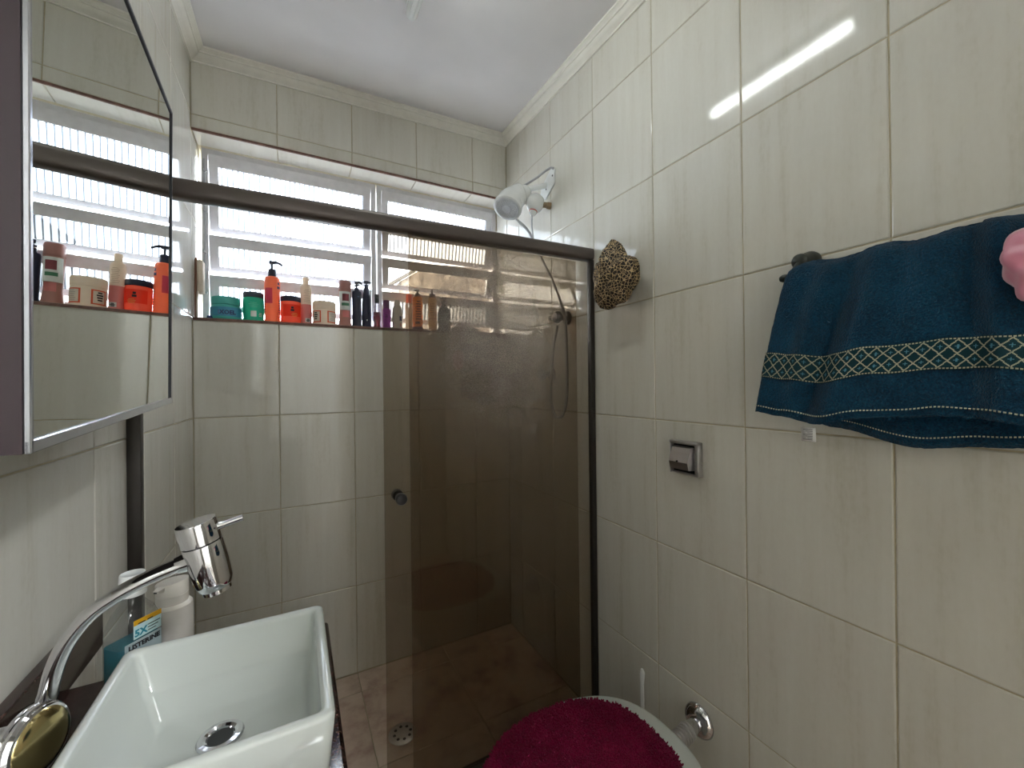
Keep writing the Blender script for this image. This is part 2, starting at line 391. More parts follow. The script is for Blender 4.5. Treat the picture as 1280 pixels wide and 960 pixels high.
# unseen open doorway and hallway behind the camera, added to let in fill light
d1 = struct('door_1', MB().rbox((-.235, YF-.80, FL+.01), (-.20, YF-.11, .79), .003), M_plain('white_door_paint', 'd8d5cd', .4))
obj('door_handle', MB().tube([(-.20, YF-.74, -.30), (-.15, YF-.74, -.30), (-.145, YF-.63, -.30)], .009), satinM, d1)
hw = MB(); hx0, hx1, hy0, hy1, hz = XL-.3, XR+.2, YF-2.3, YF-.1, 1.32
hw.box((hx0-.1, hy0-.1, FL), (hx0, hy1, hz)).box((hx1, hy0-.1, FL), (hx1+.1, hy1, hz)).box((hx0, hy0-.1, FL), (hx1, hy0, hz)).box((hx0-.1, hy0-.1, hz), (hx1+.1, hy1, hz+.1)).box((hx0, hy1-.02, FL), (XL-.14, hy1, hz)).box((XR+.14, hy1-.02, FL), (hx1, hy1, hz))
struct('wall_hallway', hw, M_plain('hallway_paint', 'e6e6e4', .8, var=.01))
struct('floor_hallway', MB().box((hx0-.1, hy0-.1, FL-.1), (hx1+.1, hy1, FL)), M_plain('hallway_floor', 'aaa49c', .4))
hl_ = thing('hall_fill_lamp', 'round white globe lamp added on the unseen hallway ceiling as fill light', 'lamp', (1.0, YF-1.15, hz))  # added lamp, out of view, brightens the lower walls
obj('base', MB().lathe([(.06, -.02), (.065, -.018), (.065, 0)], 24, Matrix.Translation((1.0, YF-1.15, hz))), whiteM, hl_)
obj('globe', MB().ball((1.0, YF-1.15, hz-.13), .115), M_emit('globe_fill_light', (.95, .98, 1, 1), HALL_FILL), hl_)
ff = struct('floor', MB().box((XL-S_, YF-.1, FL-.12), (XR+S_, 2.0, FL-S_)), groutM)
lay(ff, basis((0, 0, FL), (1, 0, 0), (0, 1, 0), (0, 0, 1)), cuts(XL, XR, -.16, .4), cuts(YF, YB, 1.862, .4), floorM, tilt=.03)
def slab(x0, x1, y0, y1, dz, h):
    vs = [(x, y, zcb(x, y)+dz+k) for k in (0, h) for x, y in ((x0, y0), (x1, y0), (x1, y1), (x0, y1))]
    return MB().add(vs, [(0, 3, 2, 1), (4, 5, 6, 7), (0, 1, 5, 4), (1, 2, 6, 5), (2, 3, 7, 6), (3, 0, 4, 7)])
struct('ceiling', slab(XL-.1, XR+.1, YF-.1, 2.24, .045, .1), plasterM)
PROF = [(.0, 0), (.007, 0), (.007, .005), (.011, .008), (.020, .012), (.028, .019), (.031, .025), (.036, .026), (.036, .031), (.042, .035), (.050, .038), (.050, .0452), (0, .0452)]
def cornice(name, a, b):
    vs, n = [], len(PROF)
    for e in (a, b):
        for d, h in PROF:
            x, y = e(d); vs.append((x, y, zcb(x, y)+h))
    return struct(name, MB().add(vs, [(i, (i+1) % n, n+(i+1) % n, n+i) for i in range(n)]+[tuple(range(n)), tuple(range(n, 2*n))]), corniceM)
cornice('trim_1', lambda d: (XL+d, YF), lambda d: (XL+d, YB-d))
cornice('trim_2', lambda d: (XL+d, YB-d), lambda d: (XR-d, YB-d))
cornice('trim_3', lambda d: (XR-d, YB-d), lambda d: (XR-d, YF))
t4 = struct('trim_4', MB().box((XL+.002, YB-.002, WT-.002), (XR-.002, YB+.006, WT+.0065)), edgeM)        # raw tile edge above the window
t5 = struct('trim_5', MB().rbox((XL+.001, YB-.003, WB-.012), (XR-.001, YW+.05, WB), .002, 2), sillM)      # window sill
obj('nosing', MB().box((XL+.002, YB-.0042, WB-.011), (XR-.002, YB-.0032, WB-.001)), edgeM, t5)

# ------------------------------------------------------------------ windows: four tilting sashes each
def window(n, x0, x1, clear_row):
    z0, z1, y0, y1 = WB+.012, 1.005, YW, YW+.05; fr = MB()
    fr.box((x0, y0, z0-.01), (x0+.022, y1, z1+.012)).box((x1-.022, y0, z0-.01), (x1, y1, z1+.012))
    fr.box((x0+.022, y0, z1-.012), (x1-.022, y1, z1+.012)).box((x0+.022, y0, z0-.01), (x1-.022, y1, z0+.012))
    w = struct('window_%d' % n, fr, pvcM)
    h = (z1-z0-.022)/4
    for k in range(4):
        ztop = .998-k*.171; zbot = ztop-.153; xa, xb = x0+.024, x1-.024; zc = (ztop+zbot)/2; hh = (ztop-zbot)/2
        s = bpy.data.objects.new('sash', None)
        T = Matrix.Translation(((xa+xb)/2, y0+.02, zc)) @ Matrix.Rotation(math.radians(14), 4, 'X')
        W = (xb-xa)/2; st, tr_, br = .033, .046, .024
        b = MB().box((-W, -.009, -hh), (-W+st, .009, hh)).box((W-st, -.009, -hh), (W, .009, hh)).box((-W+st, -.009, hh-tr_), (W-st, .009, hh)).box((-W+st, -.009, -hh), (W-st, .009, -hh+br))
        so = obj('sash', b, pvcM, None); so.parent = w; so.matrix_basis = T
        g = MB(); a, c = -W+st, W-st; N = int((c-a)/.0025)
        if k == clear_row: g.box((a, -.0015, -hh+br), (c, .0015, hh-tr_)); gm = clearM
        else:
            xs = [a+(c-a)*i/N for i in range(N+1)]; gm = fluteM
            P = [[(x, .0012*math.sin(2*PI*x/.02), z) for x in xs] for z in (-hh+br, hh-tr_)]; g.sheet(P)
        obj('pane', g, gm, so, local=True, sharp=60)
    return w
w1 = window(1, -.345, .362, None); w2 = window(2, .368, 1.035, 2)
lev = MB()
for z in (.93, .76, .585, .42): lev.tube([(-.338, YW-.001, z), (-.336, YW-.012, z-.012), (-.326, YW-.016, z-.02)], .004, 6)
lev.box((-.338, YW-.008, .40), (-.332, YW-.0005, .97))
obj('lever_rod', lev, greyM, w1)

# ------------------------------------------------------------------ outside
nb = thing('neighbour_building', 'weathered grey brown building seen through the clear window pane', 'building', (4, 7.4, -3))
obj('facade', MB().prism([(1.57, -3), (1.57, 1.78), (1.98, 2.06), (8, 2.35), (8, -3)], -7.6, -7.0, Matrix(((1, 0, 0, 0), (0, 0, -1, 0), (0, 1, 0, 0), (0, 0, 0, 1)))), M_facade(), nb)
obj('roof_edge', MB().tube([(1.40, 6.95, 1.70), (1.98, 6.95, 2.10), (8, 6.95, 2.40)], .035, 6), M_plain('dark_roof_edge', '3d3833', .8), nb)
obj('ground', MB().box((-12, 2.6, -3.3), (14, 20, -3.05)), M_plain('grey_paving', '8f8c88', .9, vs=(2, 2, 2)))['kind'] = 'structure'

# ------------------------------------------------------------------ ceiling lamp
la = thing('ceiling_lamp', 'slim white tube lamp under the ceiling, its end cap showing at the top edge', 'lamp', (.35, 1.0, 1.30))
LX, LZ = .352, 1.245
obj('base', MB().rbox((LX-.02, .60, LZ+.016), (LX+.02, 1.34, zcb(LX, .6)+.044), .004), whiteM, la)
obj('tube', MB().lathe([(.013, .68), (.013, 1.21)], 16, basis((LX, 0, LZ), (1, 0, 0), (0, 0, -1), (0, 1, 0))), M_emit('tube_light', (.94, 1, .96, 1), LAMP), la)
for y0, y1 in ((1.212, 1.355), (.61, .678)):
    e = MB().lathe([(.004, y0), (.019, y0+.001), (.0205, y0+.02), (.0205, y1-.02), (.019, y1-.004), (.013, y1), (.004, y1+.002)], 20, basis((LX, 0, LZ), (1, 0, 0), (0, 0, -1), (0, 1, 0)))
    for a in (-30, 10): e.tube([(LX+.021*math.sin(math.radians(a)), y0+.02, LZ-.021*math.cos(math.radians(a))), (LX+.021*math.sin(math.radians(a)), y1-.018, LZ-.021*math.cos(math.radians(a)))], .0022, 6)
    obj('end_cap', e, whiteM, la)

# ------------------------------------------------------------------ shower screen
YJ = 1.25
ss = thing('shower_screen', 'fixed bronze glass shower screen with dark header rail and wall jambs', 'shower screen', (.35, 1.27, FL))
rl = MB()
for a, b in (((XL+.001, .492), (XR-.001, .511)),):
    pr = []
    for i in range(24):
        t = 2*PI*i/24; c, s_ = math.cos(t), math.sin(t)
        pr.append((math.copysign(abs(c)**.55, c)*.024, math.copysign(abs(s_)**.6, s_)*.0245))
    vs = [(x, 1.272+p, z+q) for x, z in (a, b) for p, q in pr]
    rl.add(vs, [(i, (i+1) % 24, 24+(i+1) % 24, 24+i) for i in range(24)]+[tuple(range(24)), tuple(range(24, 48))])
obj('header_rail', rl, bronzeM, ss)
jambM = M_plain('dark_bronze_jamb', '2f2a26', .4, .3, var=.04)
obj('jamb', MB().rbox((XR-.019, YJ, FL), (XR-.0005, YJ+.023, .487), .0015, 2), jambM, ss)
obj('jamb', MB().rbox((XL+.0005, 1.276, FL), (XL+.026, 1.30, .468), .0015, 2), jambM, ss)
obj('floor_track', MB().rbox((XL+.03, 1.25, FL), (XR-.026, 1.295, FL+.03), .003, 2), bronzeM, ss)
obj('glass_pane', MB().box((.312, 1.259, FL+.03), (XR-.006, 1.267, .480)), glassFixM, ss)
sd = thing('sliding_shower_door', 'bronze glass sliding door with small black knob, slid behind the fixed glass', 'shower door', (.6, 1.282, FL+.03))
obj('glass_pane', MB().box((.236, 1.278, FL+.03), (.970, 1.286, .480)), glassSlideM, sd)
kn = MB()
for sgn in (-1, 1): kn.lathe([(.010, .004), (.010, .012), (.0165, .016), (.0175, .036), (.015, .040), (.004, .041), (0, .041)], 20, axisM((.281, 1.282, -.346), (0, sgn, 0)))
obj('knob', kn, blackM, sd)
dg = thing('floor_drain', 'round grey drain grate in the shower floor behind the bronze glass', 'drain', (.345, 1.56, FL))
dd = MB().lathe([(.052, 0), (.052, .002), (.049, .004), (.0, .004)], 28, Matrix.Translation((.345, 1.56, FL)))
obj('grate', dd, satinM, dg)
hl = MB()
for k in range(8):
    a = 2*PI*k/8; hl.lathe([(.006, .0041), (.006, .0046), (0, .0046)], 10, Matrix.Translation((.345+.030*math.cos(a), 1.56+.03*math.sin(a), FL)))
obj('slot', hl, blackM, dg)

# ------------------------------------------------------------------ shower head, regulator, hose, taps
sh = thing('electric_shower', 'white electric shower head angled down from the right wall', 'shower', (XR, 1.58, .86))
ax = Vector((.45, .25, .85)).normalized(); FC = Vector((.838, 1.60, .785)); MS = axisM(FC, ax)
obj('rim', MB().lathe([(.058, .0), (.064, .004), (.0655, .012), (.064, .022), (.060, .026), (.0, .027)], 36, MS), whiteM, sh)
bd = curve([FC+ax*.022, FC+ax*.05, FC+ax*.075+Vector((.012, -.003, .0)), FC+ax*.095+Vector((.024, -.010, .0)), FC+ax*.110+Vector((.040, -.022, -.002))], 5)
rb = [.0595-.0150*(i/20)**1.5 for i in range(len(bd))]; rb[-1] = .036; rb[-2] = .042
obj('body', MB().tube(bd, rb, 28).ball(bd[-1], .0355, 24, 12), whiteM, sh)
fc = MB().lathe([(.0, -.003), (.018, -.003), (.021, -.0005), (.046, -.0005), (.050, -.003), (.0575, -.001), (.0575, .003)], 36, MS)
obj('spray_face', fc, M_plain('pale_grey_plastic', 'c6c9cc', .35), sh)
nz_ = MB()
for rr, cnt in ((.028, 14), (.036, 20), (.043, 26)):
    for k in range(cnt):
        a = 2*PI*k/cnt; nz_.lathe([(.0022, -.0005), (.0018, -.003), (0, -.003)], 6, MS @ Matrix.Translation((rr*math.cos(a), rr*math.sin(a), 0)))
o = obj('nozzles', nz_, whiteM, sh); o['kind'] = 'stuff'
pl = MB().prism([(-1.638, .872), (-1.585, .862), (-1.512, .905), (-1.508, .968), (-1.535, .985), (-1.62, .93)], .0005, .006, basis((XR, 0, 0), (0, -1, 0), (0, 0, 1), (-1, 0, 0)))
bp_ = obj('wall_plate', pl, whiteM, sh)
for y, z in ((1.525, .945), (1.578, .905)): obj('screw', MB().lathe([(.004, .006), (.004, .0075), (0, .0075)], 10, axisM((XR, y, z), (-1, 0, 0))), blackM, bp_)
obj('support_arm', MB().tube([(.925, 1.615, .89), (.98, 1.60, .91), (XR-.003, 1.58, .925)], .012, 12), whiteM, sh)
obj('power_cable', MB().tube([(.915, 1.612, .900), (.95, 1.595, .925), (.985, 1.575, .95), (1.01, 1.55, .972), (1.026, 1.528, .980), (1.032, 1.515, .972)], .0055, 8), greyM, sh)
rg = thing('shower_regulator', 'white bulb shaped pressure regulator beside the shower head with red ring', 'regulator', (.965, 1.575, .83))
RA = Vector((.30, .02, 1.)); MR = axisM((.962, 1.58, .79), RA)
obj('body', MB().lathe([(.015, 0), (.025, .004), (.034, .016), (.040, .033), (.041, .048), (.036, .066), (.020, .080), (0, .083)], 28, MR), whiteM, rg)
obj('ring', MB().lathe([(.0185, -.002), (.0192, .003), (.0185, .006)], 20, MR), M_plain('red_seal', 'c8452c', .4), rg)
obj('nozzle', MB().lathe([(.005, -.022), (.012, -.019), (.0165, -.012), (.0175, -.002)], 20, MR), whiteM, rg)
obj('brass_union', MB().tube([(.985, 1.57, .825), (1.005, 1.562, .822), (1.022, 1.555, .820)], .013, 10).tube([(1.02, 1.556, .82), (XR-.001, 1.55, .818)], .017, 6), M_plain('aged_brass', '8f7f68', .35, .9), rg)
obj('outlet_tube', MB().tube([(.956, 1.58, .772), (.952, 1.578, .72), (.955, 1.570, .66), (.962, 1.555, .61)], .004, 8), greyM, rg)
hs = thing('shower_hose', 'thin grey shower hose looping down to the valve behind the glass', 'hose', (.97, 1.53, .57))
obj('hose', MB().tube(curve([(.868, 1.572, .735), (.92, 1.55, .679), (.97, 1.532, .567), (.99, 1.474, .455), (1.0, 1.407, .312), (1.008, 1.40, .203), (1.012, 1.403, -.033), (1.012, 1.43, -.125), (1.012, 1.472, -.146), (1.012, 1.51, -.12), (1.012, 1.527, -.035), (1.01, 1.504, .144), (1.005, 1.46, .255)]), .0062, 8), greyM, hs)
tapM = M_plain('dull_dark_chrome', '5d5650', .3, .8)
def tapw(y, z, label):
    t = thing('shower_tap', label, 'tap', (XR, y, z))
    obj('flange', MB().lathe([(.030, 0), (.030, .004), (.024, .010), (.014, .012)], 24, axisM((XR-.0003, y, z), (-1, 0, 0))), tapM, t)
    obj('handle', MB().lathe([(.011, .010), (.011, .036), (.019, .040), (.026, .048), (.026, .060), (.020, .068), (0, .070)], 20, axisM((XR, y, z), (-1, 0, 0))).tube([(XR-.052, y+.003, z), (XR-.054, y+.045, z+.006), (XR-.052, y+.06, z+.008)], [.012, .010, .008], 10), tapM, t)
tapw(1.43, .285, 'chrome shower valve on the right wall where the hose hangs')
tapw(1.555, .045, 'chrome shower tap on the right wall, lower of the two behind the glass')

# ------------------------------------------------------------------ leopard print shower cap
cp = thing('hair_bonnet', 'leopard print shower cap hanging at the end of the header rail', 'shower cap', (.968, 1.06, .37))
bm = bmesh.new(); bmesh.ops.create_icosphere(bm, subdivisions=5, radius=1)
# gathered bag: lumpy outline, narrowed and puckered towards the elastic at the top
for v in bm.verts:
    p = v.co.copy(); a = math.atan2(p.y, p.z)      # around the view axis (local x is towards the wall)
    r = 1+.07*math.sin(3*a+.6)+.05*math.sin(5*a+2.)+.03*math.sin(9*a)+.10*noise.noise(p*1.7+Vector((3, 1, 0)))
    top = max(0, p.z)
    q = Vector((p.x*.052, p.y*.094, p.z*.112))*r
    q.y *= 1-.36*top**2; q.x *= 1-.3*top**2
    f = math.sin(14*math.atan2(p.y, p.x+.001)+6*p.z)*.0035*top+.0045*noise.noise(p*5)+.003*noise.noise(p*11)
    if .42 < p.z < .60: f -= .006
    v.co = q+p*f
bm.verts.index_update(); capb = MB().add([v.co[:] for v in bm.verts], [[v.index for v in f.verts] for f in bm.faces]); bm.free()
obj('bag', capb, M_leopard(), cp, local=True, sharp=180)
obj('hanging_loop', MB().tube(curve([(.02, .01, .070), (.045, .02, .066), (.0705, .028, .064)], 5), .003, 6), blackM, cp, local=True)

# ------------------------------------------------------------------ flush valve
fv = thing('flush_valve', 'square chrome flush valve with push paddle on the right wall', 'flush valve', (XR, .826, -.224))
MV = basis((XR-.0005, .826, -.224), (0, -1, 0), (0, 0, 1), (-1, 0, 0))
fr = MB(); H = .050
fr.rbox((-H, H-.009, 0), (H, H, .026), .003, 2, MV).rbox((-H, -H, 0), (H, -H+.005, .018), .002, 2, MV).rbox((-H, -H, 0), (-H+.004, H, .022), .002, 2, MV).rbox((H-.013, -H, 0), (H, H, .022), .003, 2, MV)
obj('cover_frame', fr, satinM, fv); obj('cavity', MB().box((-H+.003, -H+.004, 0), (H-.010, H-.006, .008), MV), blackM, fv)
pd = MB(); X0, X1 = -.042, .030
prf = [(.033, .010), (.030, .020), (-.012, .036), (-.034, .030), (-.036, .012)]
pd.add([(x, z, h) for x in (X0, X1-.006) for z, h in prf]+[(X1, z*.95, .009) for z, h in prf], [(i, i+1, 6+i, 5+i) for i in range(4)]+[(4, 3, 2, 1, 0)]+[(5+i, 6+i, 11+i, 10+i) for i in range(4)]+[(0, 5, 10, 14, 9, 4)], MV)
obj('push_paddle', pd, satinM, fv, sharp=20)
obj('keyhole', MB().lathe([(.003, .0335), (.003, .0365), (0, .0365)], 10, MV @ Matrix.Translation((-.012, -.010, 0))), blackM, fv)

# ------------------------------------------------------------------ toilet, lid cover, water inlet
tc = Vector((.59, .752)); ZL = -.905
def egg(a, b, k, n=64, cx=.0):
    out = []
    for i in range(n):
        t = 2*PI*i/n; c, s_ = math.cos(t), math.sin(t); e = 1.0 if c < 0 else .80
        out.append((tc.x+cx+a*math.copysign(abs(c)**e, c)*k, tc.y+b*math.copysign(abs(s_)**(e if c > 0 else 1), s_)*k))
    return out
def rings(L, n=64, capb=True):
    mb = MB(); vs = [(x, y, z) for poly, z in L for x, y in poly]; m = len(L)
    fs = [(i*n+j, i*n+(j+1) % n, (i+1)*n+(j+1) % n, (i+1)*n+j) for i in range(m-1) for j in range(n)]
    return mb.add(vs, fs+[tuple(range(n))[::-1], tuple((m-1)*n+j for j in range(n))])
to = thing('toilet', 'white toilet against the right wall, lid closed under the burgundy cover', 'toilet', (.60, .752, FL))
bw = [(egg(.17, .115, 1, cx=.07), FL), (egg(.165, .11, 1, cx=.07), FL+.02), (egg(.145, .095, 1, cx=.06), FL+.10), (egg(.165, .115, 1, cx=.04), FL+.20), (egg(.205, .155, 1, cx=.02), FL+.30), (egg(.232, .185, 1), FL+.36), (egg(.236, .188, 1), ZL-.040), (egg(.225, .178, 1), ZL-.036)]
obj('bowl', rings(bw).rbox((.74, .752-.09, FL+.18), (.90, .752+.09, ZL-.055), .03, 4), ceramicM, to)
obj('seat', rings([(egg(.238, .196, .98), ZL-.036), (egg(.243, .20, 1), ZL-.032), (egg(.243, .20, 1), ZL-.022), (egg(.238, .196, .98), ZL-.018)]), ceramicM, to)
obj('lid', rings([(egg(.256, .209, .985, cx=.010), ZL-.018), (egg(.260, .213, 1, cx=.010), ZL-.014), (egg(.260, .213, 1, cx=.010), ZL-.006), (egg(.256, .210, .975, cx=.010), ZL-.001), (egg(.22, .19, .90), ZL)]), ceramicM, to)
for y in (.68, .82): obj('hinge', MB().rbox((.815, y-.02, ZL-.040), (.850, y+.02, ZL-.020), .006, 3), ceramicM, to)
burg = M_terry('burgundy_chenille', '9c0a46', '66062e', .05)
co_ = thing('toilet_lid_cover', 'burgundy chenille cover lying on the toilet lid', 'lid cover', (.585, .752, ZL+.001))
def cov(k, z): return [(tc.x-.020+(x-tc.x)*k*(1+.008*math.sin(i*2.3)+.006*math.sin(i*5.1)), tc.y+(y-tc.y)*k*(1+.006*math.sin(i*3.7+1)+.006*math.sin(i*1.9)), z) for i, (x, y) in enumerate(egg(.236, .198, 1, 64))]
def rings3(L):
    mb = MB(); n = len(L[0]); m = len(L)
    return mb.add([p for r in L for p in r], [(i*n+j, i*n+(j+1) % n, (i+1)*n+(j+1) % n, (i+1)*n+j) for i in range(m-1) for j in range(n)]+[tuple(range(n))[::-1], tuple((m-1)*n+j for j in range(n))])
obj('backing', rings3([cov(.97, ZL+.001), cov(1.0, ZL+.004), cov(1.0, ZL+.009), cov(.96, ZL+.014), cov(.8, ZL+.017), cov(.5, ZL+.019), cov(.15, ZL+.020)]), burg, co_)
pm = MB()
for i in range(9000):
    a = random.uniform(0, 2*PI); k = math.sqrt(random.random()); c, s_ = math.cos(a), math.sin(a); e = .80 if c > 0 else 1
    x = tc.x-.020+.236*k*math.copysign(abs(c)**e, c); y = tc.y+.198*k*math.copysign(abs(s_)**e, s_)
    z = ZL+.019-.010*max(0, (k-.75)/.25)**2*1.0; h = random.uniform(.002, .0045); w = .0026
    ox, oy = random.uniform(-.003, .003)+c*.004*max(0, k-.8)/.2, random.uniform(-.003, .003)+s_*.004*max(0, k-.8)/.2
    t0 = random.uniform(0, 2)
    pm.add([(x+w*math.cos(t0+2.094*j), y+w*math.sin(t0+2.094*j), z-.002) for j in range(3)]+[(x+ox+w*.6*math.cos(t0+2.094*j), y+oy+w*.6*math.sin(t0+2.094*j), z+h*.8) for j in range(3)]+[(x+ox*1.2, y+oy*1.2, z+h)], [(0, 1, 4, 3), (1, 2, 5, 4), (2, 0, 3, 5), (3, 4, 6), (4, 5, 6), (5, 3, 6)])
o = obj('pile', pm, burg, co_, sharp=180); o['kind'] = 'stuff'
ip = thing('toilet_inlet_pipe', 'chrome water inlet pipe with wall flange behind the toilet', 'pipe', (XR, .797, -.996))
IA = Vector((-.82, -.12, -.12)).normalized(); MI = axisM((XR, .797, -.992), (-1, -.10, -.06))
obj('wall_flange', MB().lathe([(.046, .0005), (.047, .004), (.044, .012), (.034, .019), (.024, .022)], 32, axisM((XR, .797, -.992), (-1, 0, 0))), steelM, ip)
obj('pipe', MB().lathe([(.019, .012), (.019, .155)], 24, MI), steelM, ip)
prof = [(.019, .055)]
for k in range(7): prof += [(.0245, .058+k*.0105), (.0245, .063+k*.0105), (.0200, .0645+k*.0105), (.0200, .0665+k*.0105)]
obj('threaded_coupling', MB().lathe(prof+[(.019, .134)], 24, MI), satinM, ip)
br = thing('toilet_brush', 'thin white brush handle standing against the wall behind the toilet', 'brush', (.985, .97, FL))
obj('handle', MB().tube([(.985, .97, FL+.12), (.984, .969, -.975), (.984, .967, -.940), (.984, .969, -.928)], [.0075, .0065, .0085, .004], 10), whiteM, br)
obj('holder', MB().lathe([(.045, 0), (.048, .004), (.042, .14), (.036, .145), (.012, .147)], 24, Matrix.Translation((.985, .97, FL))), whiteM, br)

# ------------------------------------------------------------------ towel rail, towel, pink satin scrunchie
TR = thing('towel_rail', 'dark green black towel rail with rounded wall knob on the right wall', 'towel rail', (XR, .30, .25))
ironM = M_plain('dark_green_black_metal', '2e322d', .42, .3, var=.08)
for y in (.488, -.02):
    obj('wall_mount', MB().lathe([(.016, 0), (.020, .004), (.0215, .014), (.0195, .026), (.0165, .038), (.017, .050), (.016, .058), (.010, .064), (0, .066)], 24, axisM((XR-.0005, y, .274), (-1, 0, -.16))), ironM, TR)
    obj('arm', MB().tube([(.985, y, .262), (.968, y, .245), (.966, y, .232)], .008, 10), ironM, TR)
obj('bar', MB().lathe([(.0, -.028), (.007, -.026), (.0085, -.02), (.006, -.012), (.006, .50), (.0085, .505), (.009, .513), (.006, .519), (0, .521)], 16, basis((.966, 0, .231), (0, 0, 1), (1, 0, 0), (0, 1, 0))), ironM, TR)
tw = thing('hand_towel', 'dark teal terry towel with woven lattice band hanging over the dark rail', 'towel', (.966, .28, .23))
terry = M_terry('teal_terry', '0f4664', '0a2c42', .1)
def interp(x, T):
    if x <= T[0][0]: return T[0][1]
    for (a, p), (b, q) in zip(T, T[1:]):
        if x <= b: t = (x-a)/(b-a); t = t*t*(3-2*t); return p+(q-p)*t
    return T[-1][1]
ZBOT = [(0, -.067), (.10, -.076), (.22, -.088), (.42, -.068), (.62, -.060), (1, -.078)]
def front(u, v, off=0.):                 # u 0..1 from the far edge towards the camera, v 0..1 down from the bar
    ytop = .486-.43*u; ybot = .556-.50*u
    y = ytop+(ybot-ytop)*v**.8
    zb = interp(u, ZBOT); z = .243+(zb-.243)*v
    fold = .019*math.exp(-((u-.16)/.05)**2)*math.sin(min(v*1.6, 1)*PI/2)-.024*math.exp(-((u-.27+.10*v)/.05)**2)*(v**.7)+.016*math.exp(-((u-.40+.14*v)/.07)**2)*v**.6
    fold += .009*math.sin(u*15+1.2+v*1.2)*v+.015*math.exp(-((u-.69-.05*v)/.03)**2)*(1-v*.6)-.012*math.exp(-((u-.62-.05*v)/.035)**2)*(1-v*.5)+.004*math.sin(u*40)*(1-v)**2
    x = .957-.012*min(1, v*12)**.5-.010*v+fold*-1
    top = max(0, 1-v/.035); x += .009*top*top; z += .0045*math.sin(u*23)*(1-v)**3+.004*(1-top)*max(0, 1-v*8)
    return Vector((x-off, y, z+.003*noise.noise((u*12, v*9, 0))))
def back(u, v):
    y = .486-.43*u+(.02-.03*u)*v; zb = interp(u, [(0, -.075), (.15, -.098), (.45, -.122), (.62, -.112), (1, -.085)])
    return Vector((.976+.020*min(1, v*6)+.010*math.sin(u*11)*v, y, .243+(zb-.243)*v))
NU, NV = 90, 70
P = [[back(i/NU, 1-j/24) for i in range(NU+1)] for j in range(25)]+[[Vector((.966, .486-.43*i/NU, .2475+.004*math.sin(i/NU*23))) for i in range(NU+1)]]+[[front(i/NU, j/NV) for i in range(NU+1)] for j in range(NV+1)]
for r in P:
    for i, p in enumerate(r): r[i] = p+Vector((.0011*noise.noise(p*160), 0, .0011*noise.noise(p*170+Vector((5, 0, 0)))))
b = obj('cloth', MB().sheet(P), terry, tw, sharp=180); so = b.modifiers.new('thickness', 'SOLIDIFY'); so.thickness = .0045; so.offset = -1
def strip(name, v0, v1, n, off, mat, w):
    Q, U = [], []
    for j in range(n+1):
        Q.append([front(i/160, v0+(v1-v0)*j/n, off) for i in range(161)]); U.append([(.5*i/160, w*j/n) for i in range(161)])
    o = obj(name, MB().sheet(Q, U), mat, tw, sharp=180); m = o.modifiers.new('thickness', 'SOLIDIFY'); m.thickness = .002; m.offset = 0; return o
strip('woven_band', .575, .745, 10, .0062, M_band(), .058); strip('hem_stitch', .948, .956, 1, .0066, M_stitch(), .003)
Q = [[back(i/160, v)+Vector((-.004, 0, 0)) for i in range(10, 150)] for v in (.945, .952)]
U = [[(.5*i/160, 0) for i in range(140)] for v in (0, 1)]; o = obj('back_hem_stitch', MB().sheet(Q, U), M_stitch(), tw, sharp=180)
o = obj('care_tag', MB().sheet([[Vector((.979+.002*math.sin(k*2), .487-y, -.100-.030*k)) for y in (0, .028)] for k in (0, .5, 1)]), M_plain('white_care_tag', 'f0f0f0', .7), tw); m = o.modifiers.new('thickness', 'SOLIDIFY'); m.thickness = .001
pr = MB()
for k in range(7): pr.box((.9772, .464+.0*k, -.1035-.0036*k), (.9779, .482-.004*(k % 3), -.1045-.0036*k))
obj('care_print', pr, M_plain('grey_print', '5a5a60', .8), o)
sq = thing('satin_scrunchie', 'pink satin scrunchie hanging over the towel at the right edge', 'scrunchie', (.90, .125, .16))
pts = []; NN, MM = 72, 20; vs, fs = [], []
for i in range(NN):
    t = 2*PI*i/NN; R = .034+.004*math.sin(3*t); rr = .028*(1+.05*math.sin(5*t)+.03*math.sin(11*t+1))
    cx = Vector((0, -math.cos(t)*R*.85, math.sin(t)*R*1.05)); e1 = Vector((0, -math.cos(t), math.sin(t)))
    for j in range(MM):
        p = 2*PI*j/MM; k = rr*(1+.10*math.sin(5*p+4*t)+.07*math.sin(3*p-9*t)); vs.append(cx+e1*math.cos(p)*k+Vector((1, 0, 0))*math.sin(p)*k*.8)
for i in range(NN):
    for j in range(MM): fs.append((i*MM+j, i*MM+(j+1) % MM, ((i+1) % NN)*MM+(j+1) % MM, ((i+1) % NN)*MM+j))
obj('gathered_band', MB().add(vs, fs), M_plain('pink_satin', 'd98aa0', .32, var=.03, Sheen_Weight=.5), sq, local=True, sharp=180)

# ------------------------------------------------------------------ mirror cabinet (hung slightly askew)
mc = thing('mirror_cabinet', 'dark wood mirror cabinet with aluminium trimmed mirror on the left wall', 'cabinet', (XL, .80, .25))
mn = Vector((.9988, .0457, -.018)).normalized(); NB = Vector((-.2084, .5122, -.0562)); FB = Vector((-.2345, 1.0949, -.031))
mu = (FB-NB).normalized(); mu = (mu-mn*mu.dot(mn)).normalized(); mv = mn.cross(mu); W_ = .583; H_ = .604
MC = basis(NB, mu, mv, mn)
def bk(u, v): p = MC @ Vector((u, v, 0)); return (XL+.0012, p.y, p.z)
def fp(u, v, d): return tuple(MC @ Vector((u, v, d)))
q = [(0, 0), (W_, 0), (W_, H_), (0, H_)]
obj('body', MB().add([fp(*c, -.022) for c in q]+[bk(*c) for c in q], [(0, 1, 2, 3), (7, 6, 5, 4), (0, 4, 5, 1), (1, 5, 6, 2), (2, 6, 7, 3), (3, 7, 4, 0)]), woodM, mc)
